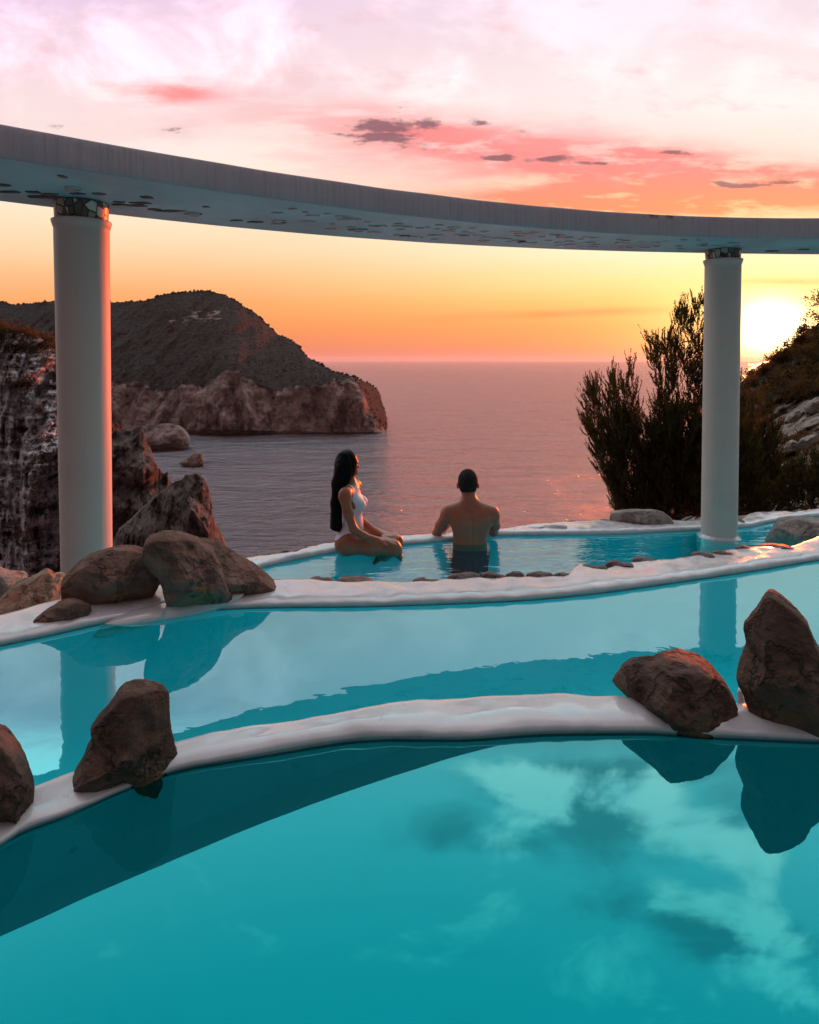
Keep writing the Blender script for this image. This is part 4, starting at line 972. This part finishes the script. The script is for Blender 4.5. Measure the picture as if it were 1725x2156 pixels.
def conifer(name, poly, Y, n, seed, label, size=0.05, stem=((0, 0), (0, 0))):
    rnd = random.Random(seed); (bx, by), (tx, ty) = stem
    b0, t0 = at(bx, by, Y), at(tx, ty, Y); e = empty(name, b0); tag(e, label, name.replace('_', ' '))
    V = []; Fc = []; V2 = []; F2 = []
    add_tri_tube(V2, F2, Vector(), t0 - b0, (t0 - b0).length * 0.03, (t0 - b0).length * 0.006, 6)
    xs_ = [p[0] for p in poly]; ys_ = [p[1] for p in poly]; m_ = 0
    while m_ < n:
        x, y = rnd.uniform(min(xs_), max(xs_)), rnd.uniform(min(ys_), max(ys_))
        if not inside(poly, x, y): continue
        m_ += 1
        p = at(x, y, Y + rnd.uniform(-1, 1) * (max(xs_) - min(xs_)) * 0.4 * Y / F) - b0
        f = min(0.98, max(0.1, p.z / (t0 - b0).z - 0.05)); q = (t0 - b0) * f
        add_tri_tube(V2, F2, q, p, 0.012 * Y / 20, 0.004 * Y / 20, 3)
        leafclump(V, Fc, p, size * 3.2, 26, size, rnd, 0.5)
    a_ = mesh('trunk', V2, F2, M['bark'], e); a_.matrix_parent_inverse = Matrix()
    b_ = mesh('crown', V, Fc, M['hill_leaf'], e, smooth=False); b_.matrix_parent_inverse = Matrix(); return e
conifer('pine_tree', [(1700, 712), (1696, 690), (1682, 672), (1700, 660), (1694, 640), (1712, 622), (1735, 600), (1760, 570), (1800, 600), (1810, 700), (1740, 715)], 34, 80, 1, 'pine with layered branches on the hill crest at the right edge beside the sun', 0.075, ((1745, 715), (1765, 575)))
conifer('bush', [(1628, 758), (1632, 742), (1644, 735), (1658, 735), (1668, 744), (1664, 760), (1640, 766)], 36, 60, 2, 'round bush on the hill crest directly below the sun', 0.06, ((1650, 768), (1649, 742)))
conifer('bush', [(1672, 722), (1676, 706), (1682, 692), (1694, 686), (1702, 704), (1700, 722)], 36, 50, 3, 'ragged upright bush on the hill crest left of the pine', 0.06, ((1688, 728), (1687, 694)))
conifer('bush', [(1596, 790), (1600, 775), (1612, 768), (1622, 776), (1618, 790)], 36, 30, 4, 'small bush on the lower end of the hill crest', 0.055, ((1609, 796), (1609, 775)))
conifer('bush', [(1572, 812), (1576, 796), (1588, 792), (1596, 800), (1592, 815)], 34, 26, 6, 'lowest small bush on the hill crest beside the column', 0.055, ((1584, 818), (1584, 797)))
HR = 'pale rocks among the bushes of the hillside'
for k, (poly, D, lab) in enumerate([
    ([(1690, 862), (1700, 848), (1716, 838), (1740, 830), (1760, 840), (1745, 860), (1710, 872)], 17, 'pale hillside rock highest at the right edge'),
    ([(1650, 888), (1662, 872), (1682, 862), (1690, 870), (1680, 884), (1664, 892)], 17, 'pale pinkish hillside rock left of the highest one'),
    ([(1650, 945), (1656, 932), (1668, 926), (1678, 930), (1680, 942), (1668, 950)], 13, 'small rounded pale hillside rock beside a longer one'),
    ([(1676, 942), (1684, 926), (1702, 918), (1722, 912), (1726, 926), (1710, 938), (1692, 950)], 13, 'longer pale hillside rock in the middle of the slope'),
    ([(1605, 968), (1618, 950), (1634, 938), (1652, 934), (1650, 946), (1632, 956), (1616, 970)], 12, 'sloping pale hillside rock lowest on the left'),
    ([(1640, 1046), (1646, 1030), (1660, 1022), (1672, 1028), (1670, 1044), (1655, 1052)], 9.6, 'pale rock low on the slope just above the far rim')]):
    boulder('hill_rock', poly, D, D * 0.02, 120 + k, M['grey_stone'], lab, HR, facets=6, nth=60, nph=30, cat='rock', rough=0.08)

# ------------------------------------------------------------------ people
def surface_nets(fn, lo, hi, h):
    ax = [np.arange(lo[i], hi[i] + h, h) for i in range(3)]
    G = np.meshgrid(*ax, indexing='ij'); D = fn(G[0], G[1], G[2]).astype(np.float32)
    nx, ny, nz = D.shape; ins = D < 0
    c = [ins[a:nx - 1 + a, b:ny - 1 + b, d:nz - 1 + d] for a in (0, 1) for b in (0, 1) for d in (0, 1)]
    cnt = sum(x.astype(np.int8) for x in c); act = (cnt > 0) & (cnt < 8)
    I, J, K = np.nonzero(act); nV = len(I); idx = -np.ones(act.shape, dtype=np.int64); idx[I, J, K] = np.arange(nV)
    acc = np.zeros((nV, 3)); num = np.zeros(nV)
    cor = [(a, b, d) for a in (0, 1) for b in (0, 1) for d in (0, 1)]
    for p in cor:
        for ax_ in range(3):
            if p[ax_] == 1: continue
            q = list(p); q[ax_] = 1
            d0 = D[I + p[0], J + p[1], K + p[2]]; d1 = D[I + q[0], J + q[1], K + q[2]]
            cr = (d0 < 0) != (d1 < 0); t = np.where(cr, d0 / (d0 - d1 + 1e-12), 0)
            pos = np.stack([np.full(nV, p[0], float), np.full(nV, p[1], float), np.full(nV, p[2], float)], 1); pos[:, ax_] += t
            acc[cr] += pos[cr]; num[cr] += 1
    Vv = acc / num[:, None] + np.stack([I, J, K], 1); Vv = Vv * h + np.array(lo)
    Fs = []
    for ax_ in range(3):
        s0 = [slice(None)] * 3; s1 = [slice(None)] * 3; s0[ax_] = slice(0, -1); s1[ax_] = slice(1, None)
        A = ins[tuple(s0)]; Bv = ins[tuple(s1)]; e = A != Bv
        i, j, k = np.nonzero(e); o1, o2 = (ax_ + 1) % 3, (ax_ + 2) % 3
        P = np.stack([i, j, k], 1); ok = (P[:, o1] > 0) & (P[:, o2] > 0) & (P[:, o1] < act.shape[o1]) & (P[:, o2] < act.shape[o2])
        P = P[ok]; fl = A[tuple(P.T)]
        def g(d1, d2): Q = P.copy(); Q[:, o1] -= d1; Q[:, o2] -= d2; return idx[tuple(Q.T)]
        q = np.stack([g(1, 1), g(0, 1), g(0, 0), g(1, 0)], 1); q[~fl] = q[~fl][:, ::-1]; Fs.append(q)
    return Vv, np.concatenate(Fs)
def cap(X, Y, Z, a, b, ra, rb, sy=1.0):
    a = np.array(a, float); b = np.array(b, float); ba = b - a; L2 = (ba ** 2).sum() + 1e-12
    px_, py_, pz_ = X - a[0], Y - a[1], Z - a[2]
    t = np.clip((px_ * ba[0] + py_ * ba[1] + pz_ * ba[2]) / L2, 0, 1)
    dx, dy, dz = px_ - t * ba[0], (py_ - t * ba[1]) / sy, pz_ - t * ba[2]
    return np.sqrt(dx * dx + dy * dy + dz * dz) - (ra + (rb - ra) * t)
def ell(X, Y, Z, c, r, rot=0.0):
    x, y, z = X - c[0], Y - c[1], Z - c[2]
    if rot: x, z = x * cos(rot) + z * sin(rot), -x * sin(rot) + z * cos(rot)
    k = np.sqrt((x / r[0]) ** 2 + (y / r[1]) ** 2 + (z / r[2]) ** 2)
    return (k - 1) * min(r)
def smin(a, b, k):
    h = np.clip(0.5 + 0.5 * (b - a) / k, 0, 1); return b + (a - b) * h - k * h * (1 - h)
def field(prims):
    def f(X, Y, Z):
        D = None
        for p in prims:
            t = p[0]; k = p[-1]
            d = cap(X, Y, Z, *p[1:-1]) if t == 'c' else ell(X, Y, Z, *p[1:-1])
            D = d if D is None else smin(D, d, k)
        return D
    return f
def np_mesh(name, Vv, Fq, mat, parent=None):
    o = mesh(name, Vv.tolist(), Fq.tolist(), mat, parent); 
    if parent: o.matrix_parent_inverse = Matrix()
    return o
def sub_faces(name, Vv, Fq, keep, push, mat, parent, nrm):
    f = Fq[keep]; us, inv = np.unique(f, return_inverse=True)
    P = Vv[us] + nrm[us] * push
    return np_mesh(name, P, inv.reshape(-1, 4), mat, parent)
def normals(fn, Vv, h=0.002):
    e = np.eye(3) * h
    g = np.stack([fn(*(Vv + e[i]).T) - fn(*(Vv - e[i]).T) for i in range(3)], 1)
    return g / (np.linalg.norm(g, axis=1, keepdims=True) + 1e-9)

def skin(name, c, c2):
    m, b, out = newmat(name); n = b.noise(objco(b), 22, 4, 0.5)
    principled(b, out, Base_Color=b.mix(n, c, c2), Roughness=0.42, Normal=bump(b, b.noise(objco(b), 60, 3, 0.5), 0.15, 0.002), Subsurface_Weight=0.0, Specular_IOR_Level=0.5); return m
def cloth(name, c, rough=0.6):
    m, b, out = newmat(name); n = b.noise(objco(b), 18, 4, 0.5)
    principled(b, out, Base_Color=b.mix(b.mul(n, 0.4), c, tuple(x * 0.7 for x in c)), Roughness=rough, Normal=bump(b, b.noise(objco(b, (1, 1, 0.4)), 30, 3, 0.5), 0.4, 0.004)); return m
M['skin_w'] = skin('tanned_skin', (0.26, 0.064, 0.028), (0.33, 0.098, 0.046)); M['skin_m'] = skin('tanned_skin_man', (0.29, 0.074, 0.036), (0.37, 0.110, 0.056))
M['suit'] = cloth('pale_swimsuit', (0.66, 0.56, 0.60), 0.5); M['shorts'] = cloth('navy_shorts', (0.012, 0.018, 0.05), 0.7)
def hair_mat():
    m, b, out = newmat('black_hair'); n = b.noise(objco(b, (60, 60, 1.2)), 3.0, 3, 0.6)
    principled(b, out, Base_Color=b.ramp(n, [(0.3, (0.003, 0.003, 0.004)), (0.7, (0.010, 0.008, 0.009))]), Roughness=0.4, Normal=bump(b, n, 0.6, 0.003), Specular_IOR_Level=0.04); return m
M['hair'] = hair_mat()
def crop_hair():
    m, b, out = newmat('short_dark_hair'); n = b.noise(objco(b), 130, 4, 0.7); n2 = b.noise(objco(b), 18, 3, 0.6)
    principled(b, out, Base_Color=b.mix(b.sstep(n, 0.40, 0.62), (0.006, 0.005, 0.005), b.mix(n2, (0.03, 0.02, 0.018), (0.06, 0.042, 0.036))), Roughness=0.85, Normal=bump(b, n, 1.0, 0.006), Specular_IOR_Level=0.15); return m
M['short_hair'] = crop_hair()

# the woman: kneeling on the pool's ledge, turned right and away
WY = onz(*S(926, 1378), Z_FAR).y; sW = WY / F / 1.18725; w0 = onz(*S(926, 1378), Z_FAR)
def Wp(x, y, d=0.0): return ((x - 926) * sW, d, (1378 - y) * sW)
torsoW = [
    ('e', Wp(868, 1348), (0.088, 0.155, 0.092), 0.03), ('e', Wp(864, 1354, -0.075), (0.078, 0.085, 0.080), 0.04), ('e', Wp(868, 1352, 0.075), (0.078, 0.085, 0.080), 0.04),
    ('c', Wp(873, 1338, 0.0), Wp(884, 1308, 0.0), 0.072, 0.062, 1.45, 0.06), ('c', Wp(884, 1308, 0.0), Wp(880, 1268, 0.0), 0.062, 0.080, 1.45, 0.06),
    ('e', Wp(880, 1250), (0.082, 0.128, 0.110), 0.05), ('e', Wp(900, 1257, -0.060), (0.050, 0.052, 0.052), 0.03), ('e', Wp(901, 1257, 0.062), (0.052, 0.052, 0.052), 0.03),
    ('c', Wp(871, 1220, -0.12), Wp(884, 1216, 0.13), 0.042, 0.042, 0.05)]
neckhead = [('c', Wp(879, 1218, 0.0), Wp(874, 1188, 0.0), 0.046, 0.043, 0.05), ('e', Wp(869, 1153, 0.0), (0.080, 0.074, 0.094), 0.03), ('e', Wp(882, 1168, 0.01), (0.042, 0.048, 0.050), 0.02),
            ('e', Wp(890, 1180, 0.012), (0.018, 0.022, 0.016), 0.02), ('e', Wp(896, 1164, 0.02), (0.010, 0.010, 0.014), 0.012), ('e', Wp(893, 1173, 0.018), (0.009, 0.016, 0.007), 0.008), ('e', Wp(892, 1151, 0.02), (0.014, 0.030, 0.012), 0.012)]
armsW = [
    ('e', Wp(867, 1224, -0.165), (0.050, 0.046, 0.056), 0.04), ('c', Wp(867, 1232, -0.175), Wp(876, 1268, -0.195), 0.046, 0.038, 0.03), ('c', Wp(876, 1268, -0.195), Wp(889, 1306, -0.205), 0.038, 0.033, 0.03),
    ('c', Wp(889, 1306, -0.205), Wp(912, 1324, -0.18), 0.034, 0.032, 0.02), ('c', Wp(912, 1324, -0.18), Wp(946, 1338, -0.13), 0.031, 0.020, 0.02),
    ('e', Wp(962, 1342, -0.11), (0.040, 0.034, 0.015), 0.02, 0.02),
    ('c', Wp(970, 1343, -0.135), Wp(988, 1350, -0.155), 0.0095, 0.008, 0.006), ('c', Wp(972, 1343, -0.115), Wp(992, 1347, -0.125), 0.0095, 0.008, 0.006),
    ('c', Wp(973, 1342, -0.095), Wp(993, 1345, -0.097), 0.0095, 0.008, 0.006), ('c', Wp(972, 1342, -0.076), Wp(989, 1343, -0.070), 0.009, 0.0075, 0.006), ('c', Wp(956, 1342, -0.14), Wp(968, 1350, -0.17), 0.011, 0.0085, 0.008),
    ('e', Wp(886, 1222, 0.165), (0.046, 0.044, 0.052), 0.04), ('c', Wp(884, 1230, 0.17), Wp(884, 1296, 0.19), 0.042, 0.034, 0.03), ('c', Wp(884, 1300, 0.19), Wp(950, 1336, 0.02), 0.032, 0.020, 0.02),
    ('e', Wp(966, 1337, -0.03), (0.038, 0.032, 0.014), 0.0, 0.02), ('c', Wp(974, 1337, -0.05), Wp(994, 1341, -0.06), 0.009, 0.0075, 0.006), ('c', Wp(976, 1337, -0.03), Wp(997, 1341, -0.036), 0.009, 0.0075, 0.006),
    ('c', Wp(976, 1337, -0.012), Wp(996, 1341, -0.012), 0.009, 0.0075, 0.006), ('c', Wp(974, 1337, 0.006), Wp(992, 1341, 0.010), 0.0085, 0.007, 0.006), ('c', Wp(962, 1338, -0.055), Wp(974, 1343, -0.08), 0.010, 0.008, 0.006)]
armsW = [p for p in armsW]
legsW = [
    ('c', Wp(872, 1355, -0.080), Wp(930, 1357, -0.100), 0.082, 0.072, 0.05), ('c', Wp(930, 1357, -0.100), Wp(984, 1361, -0.105), 0.072, 0.055, 0.04), ('e', Wp(990, 1362, -0.105), (0.050, 0.050, 0.050), 0.03),
    ('c', Wp(878, 1352, 0.080), Wp(940, 1350, 0.070), 0.080, 0.068, 0.05), ('c', Wp(940, 1350, 0.070), Wp(991, 1354, 0.055), 0.066, 0.054, 0.04),
    ('c', Wp(986, 1366, -0.10), Wp(962, 1390, 0.02), 0.048, 0.045, 0.03), ('c', Wp(962, 1390, 0.02), Wp(948, 1402, 0.10), 0.045, 0.028, 0.03), ('c', Wp(948, 1402, 0.08), Wp(936, 1408, 0.00), 0.030, 0.016, 0.02),
    ('c', Wp(991, 1362, 0.06), Wp(992, 1390, 0.14), 0.048, 0.045, 0.03), ('c', Wp(992, 1390, 0.14), Wp(985, 1404, 0.24), 0.045, 0.028, 0.03), ('c', Wp(988, 1402, 0.22), Wp(1003, 1412, 0.14), 0.028, 0.014, 0.02)]
allW = torsoW + neckhead + armsW + legsW
fW = field(allW); VW, FW = surface_nets(fW, (-0.36, -0.30, -0.16), (0.36, 0.32, 0.90), 0.0052)
ew = empty('person', Vector((w0.x, w0.y, Z_FAR))); tag(ew, 'woman with very long black hair in a pale swimsuit, kneeling at the pool edge', 'person')
nW = normals(fW, VW)
np_mesh('body', VW, FW, M['skin_w'], ew)
cW = VW[FW].mean(axis=1); pxW = cW[:, 0] / sW + 926; pyW = 1378 - cW[:, 2] / sW
dT = field(torsoW)(*cW.T); dA = field(armsW)(*cW.T); dL = field(legsW)(*cW.T); dN = field(neckhead)(*cW.T)
cut = np.interp(pxW, [840, 848, 862, 876, 890, 905, 925, 940], [1344, 1339, 1328, 1323, 1325, 1331, 1338, 1342])
topl = np.interp(pxW, [840, 862, 870, 882, 888, 900, 912, 920], [1288, 1284, 1262, 1232, 1206, 1224, 1238, 1244])
armhole = (np.abs(cW[:, 1]) > 0.125) & (pyW < 1262)
keep = (dT < 0.012) & (dA > 0.010) & (dN > 0.004 - 0.0 * pyW) & (pyW < cut) & (pyW > topl) & ~armhole
strap = (dT < 0.012) & (pyW < 1246) & (pyW > 1200) & (np.abs(np.abs(cW[:, 1]) - 0.088) < 0.011) & (pxW > 868)
sub_faces('swimsuit', VW, FW, keep | strap, 0.0045, M['suit'], ew, nW)
def fhair(X, Y, Z):
    D = ell(X, Y, Z, Wp(867, 1152, 0.0), (0.093, 0.090, 0.104))
    px_ = X / sW + 926; py_ = 1378 - Z / sW
    # keep the face free on the far right side
    face = (X - ((892 - 926) * sW) + 0.35 * (Y - 0.0) * -1 + np.clip(py_ - 1150, -99, 99) * sW * 0.20)
    D = np.maximum(D, face - 0.024)
    for a, b_, ra, rb in [((862, 1165), (850, 1205), 0.082, 0.060), ((868, 1176), (856, 1210), 0.060, 0.045), ((850, 1205), (842, 1255), 0.060, 0.043), ((842, 1255), (841, 1330), 0.043, 0.052)]:
        D = smin(D, cap(X, Y, Z, Wp(*a, -0.02), Wp(*b_, -0.03), ra, rb, 1.25), 0.035)
    D = np.maximum(D, -(Z - (1378 - 1321) * sW) - (X + 0.28) * 0.25)
    ang = np.sin((Y * 1.0 + X * 0.6) * 150 + np.sin(Z * 9) * 1.2) * 0.0012 + np.sin((Y + X) * 61 + Z * 3) * 0.0016
    return D + ang
Vh, Fh = surface_nets(fhair, (-0.40, -0.22, 0.12), (0.05, 0.18, 0.92), 0.005)
np_mesh('long_hair', Vh, Fh, M['hair'], ew)

# the man: standing in the water, back to the camera, forearms on the outer rim
m0 = onz(*S(1174, 1355), Z_FAR); sM = m0.y / F / 1.18725
def Mp(x, y, d=0.0): return ((x - 1174) * sM, d, (1355 - y) * sM)
torsoM = [
    ('e', Mp(1177, 1292, 0.0), (0.172, 0.105, 0.125), 0.04), ('e', Mp(1150, 1296, -0.045), (0.085, 0.060, 0.105), 0.04), ('e', Mp(1204, 1296, -0.045), (0.085, 0.060, 0.105), 0.04),
    ('c', Mp(1176, 1310), Mp(1174, 1345), 0.100, 0.088, 1.0, 0.08), ('c', Mp(1158, 1310), Mp(1156, 1350), 0.080, 0.078, 0.9, 0.06), ('c', Mp(1196, 1310), Mp(1193, 1350), 0.080, 0.078, 0.9, 0.06),
    ('e', Mp(1174, 1378, 0.0), (0.160, 0.110, 0.100), 0.06), ('e', Mp(1158, 1388, -0.04), (0.085, 0.080, 0.085), 0.04), ('e', Mp(1190, 1388, -0.04), (0.085, 0.080, 0.085), 0.04),
    ('c', Mp(1172, 1258, 0.0), Mp(1122, 1276, 0.0), 0.050, 0.052, 0.05), ('c', Mp(1174, 1258, 0.0), Mp(1230, 1278, 0.0), 0.050, 0.050, 0.05)]
neckM = [('c', Mp(1173, 1262, 0.0), Mp(1171, 1225, 0.02), 0.062, 0.056, 0.05), ('e', Mp(1170, 1201, 0.02), (0.080, 0.094, 0.100), 0.03), ('e', Mp(1170, 1220, 0.05), (0.062, 0.060, 0.060), 0.03), ('e', Mp(1170, 1213, 0.118), (0.012, 0.014, 0.018), 0.01),
         ('e', Mp(1144.5, 1213, 0.02), (0.011, 0.020, 0.031), 0.008), ('e', Mp(1195.5, 1213, 0.02), (0.011, 0.020, 0.031), 0.008)]
armsM = [
    ('e', Mp(1120, 1283, 0.0), (0.058, 0.060, 0.064), 0.04), ('c', Mp(1116, 1290, 0.0), Mp(1104, 1316, 0.05), 0.052, 0.050, 0.03), ('c', Mp(1104, 1316, 0.05), Mp(1093, 1339, 0.09), 0.048, 0.039, 0.03),
    ('c', Mp(1093, 1341, 0.09), Mp(1108, 1338, 0.20), 0.040, 0.036, 0.02), ('c', Mp(1108, 1338, 0.20), Mp(1124, 1334, 0.30), 0.034, 0.024, 0.02), ('e', Mp(1130, 1333, 0.33), (0.038, 0.040, 0.016), 0.0, 0.02),
    ('e', Mp(1231, 1286, 0.0), (0.056, 0.058, 0.062), 0.04), ('c', Mp(1234, 1292, 0.0), Mp(1239, 1318, 0.06), 0.050, 0.046, 0.03), ('c', Mp(1239, 1318, 0.06), Mp(1238, 1338, 0.11), 0.045, 0.037, 0.03),
    ('c', Mp(1238, 1339, 0.11), Mp(1222, 1334, 0.26), 0.038, 0.028, 0.02), ('c', Mp(1222, 1334, 0.26), Mp(1212, 1332, 0.32), 0.028, 0.022, 0.02), ('e', Mp(1207, 1331, 0.35), (0.036, 0.040, 0.016), 0.0, 0.02)]
for k in range(4):
    armsM.append(('c', Mp(1133 + k * 1.5, 1333, 0.35 - k * 0.02), Mp(1142 + k, 1336, 0.385 - k * 0.028), 0.0095, 0.008, 0.006))
    armsM.append(('c', Mp(1203 - k * 1.5, 1331, 0.37 - k * 0.02), Mp(1193 - k, 1334, 0.40 - k * 0.028), 0.0095, 0.008, 0.006))
armsM += [('c', Mp(1128, 1332, 0.34), Mp(1124, 1335, 0.385), 0.011, 0.009, 0.008), ('c', Mp(1209, 1331, 0.36), Mp(1213, 1334, 0.40), 0.011, 0.009, 0.008)]
legsM = [('c', Mp(1154, 1395, 0.0), Mp(1150, 1480, -0.01), 0.088, 0.060, 0.05), ('c', Mp(1150, 1480, -0.01), Mp(1150, 1500, 0.0), 0.056, 0.058, 0.03), ('c', Mp(1150, 1500, 0.0), Mp(1150, 1600, 0.0), 0.056, 0.036, 0.03), ('c', Mp(1150, 1606, -0.02), Mp(1147, 1618, 0.13), 0.036, 0.024, 0.03),
         ('c', Mp(1194, 1395, 0.0), Mp(1199, 1480, -0.01), 0.088, 0.060, 0.05), ('c', Mp(1199, 1480, -0.01), Mp(1200, 1500, 0.0), 0.056, 0.058, 0.03), ('c', Mp(1200, 1500, 0.0), Mp(1201, 1600, 0.0), 0.056, 0.036, 0.03), ('c', Mp(1201, 1606, -0.02), Mp(1204, 1618, 0.13), 0.036, 0.024, 0.03)]
fM_ = field(torsoM + neckM + armsM + legsM)
def fM(X, Y, Z):
    D = fM_(X, Y, Z)
    x0_ = (1177 - 1174) * sM + 0.004
    groove = 0.007 * np.exp(-((X - x0_) / 0.014) ** 2) * (Y < 0) * np.clip((Z + 0.05) / 0.06, 0, 1) * np.clip((0.30 - Z) / 0.08, 0, 1)      # spine
    blades = -0.006 * (np.exp(-(((X - x0_ - 0.082) / 0.045) ** 2 + ((Z - 0.21) / 0.07) ** 2)) + np.exp(-(((X - x0_ + 0.082) / 0.045) ** 2 + ((Z - 0.21) / 0.07) ** 2))) * (Y < 0)
    return D + groove + blades
VM, FM = surface_nets(fM, (-0.38, -0.18, -0.98), (0.33, 0.46, 0.68), 0.0062)
em = empty('person', Vector((m0.x, m0.y, Z_FAR))); tag(em, 'man with short dark hair and bare back, standing waist-deep in the far pool', 'person')
np_mesh('body', VM, FM, M['skin_m'], em); nM = normals(fM, VM)
cM = VM[FM].mean(axis=1)
dTm = np.minimum(field(torsoM)(*cM.T), field(legsM)(*cM.T)); dAm = field(armsM)(*cM.T)
sub_faces('shorts', VM, FM, (cM[:, 2] < -0.055 - 0.03 * cM[:, 1]) & (cM[:, 2] > -0.42) & (dAm > 0.03), 0.009, M['shorts'], em, nM)
pyM = 1355 - cM[:, 2] / sM
hk = (field(neckM[1:3])(*cM.T) < 0.010) & (pyM < 1226 - 26 * np.clip(cM[:, 1] - 0.01, 0, 1) / 0.06) & (field(neckM[4:])(*cM.T) > 0.003)
V_h = sub_faces('short_hair', VM, FM, hk, 0.007, M['short_hair'], em, nM)
V = []; Fc = []; nc = 48
for i in range(nc):
    a = 2 * pi * i / nc; c = Vector(Mp(1173, 1249 + 3.5 * -cos(a - pi / 2) * 0, 0.005)) + Vector((0.066 * cos(a), 0.064 * sin(a), -0.010 * (1 + sin(a))))
    for j in range(6):
        b_ = 2 * pi * j / 6; V.append(c + Vector((cos(a) * cos(b_), sin(a) * cos(b_), sin(b_))) * 0.0026)
for i in range(nc):
    for j in range(6): Fc.append((i * 6 + j, ((i + 1) % nc) * 6 + j, ((i + 1) % nc) * 6 + (j + 1) % 6, i * 6 + (j + 1) % 6))
nk = mesh('necklace', V, Fc, M['short_hair'], em); nk.matrix_parent_inverse = Matrix()

#HAZE ------------------------------------------------------------- evening air
def haze(dens):
    m = bpy.data.materials.new('haze'); m.use_nodes = True; nt = m.node_tree; nt.nodes.clear()
    o = nt.nodes.new('ShaderNodeOutputMaterial'); v_ = nt.nodes.new('ShaderNodeVolumePrincipled')
    v_.inputs['Color'].default_value = (0.92, 0.86, 0.90, 1); v_.inputs['Density'].default_value = dens; v_.inputs['Anisotropy'].default_value = 0.3
    nt.links.new(v_.outputs[0], o.inputs[1])
    S_ = R * 1.05; z0, z1 = Z_SEA - 1.0, 190.0
    V = [(sx * S_, sy * S_, z) for z in (z0, z1) for sx, sy in ((-1, -1), (1, -1), (1, 1), (-1, 1))]
    h = mesh('haze', V, [(3, 2, 1, 0), (4, 5, 6, 7), (0, 1, 5, 4), (1, 2, 6, 5), (2, 3, 7, 6), (3, 0, 4, 7)], m, smooth=False)
    tag(h, kind='stuff'); return h
print('top', max((o.matrix_world @ Vector(c)).z for o in bpy.data.objects if o.type == 'MESH' for c in o.bound_box))
haze(0.000016)
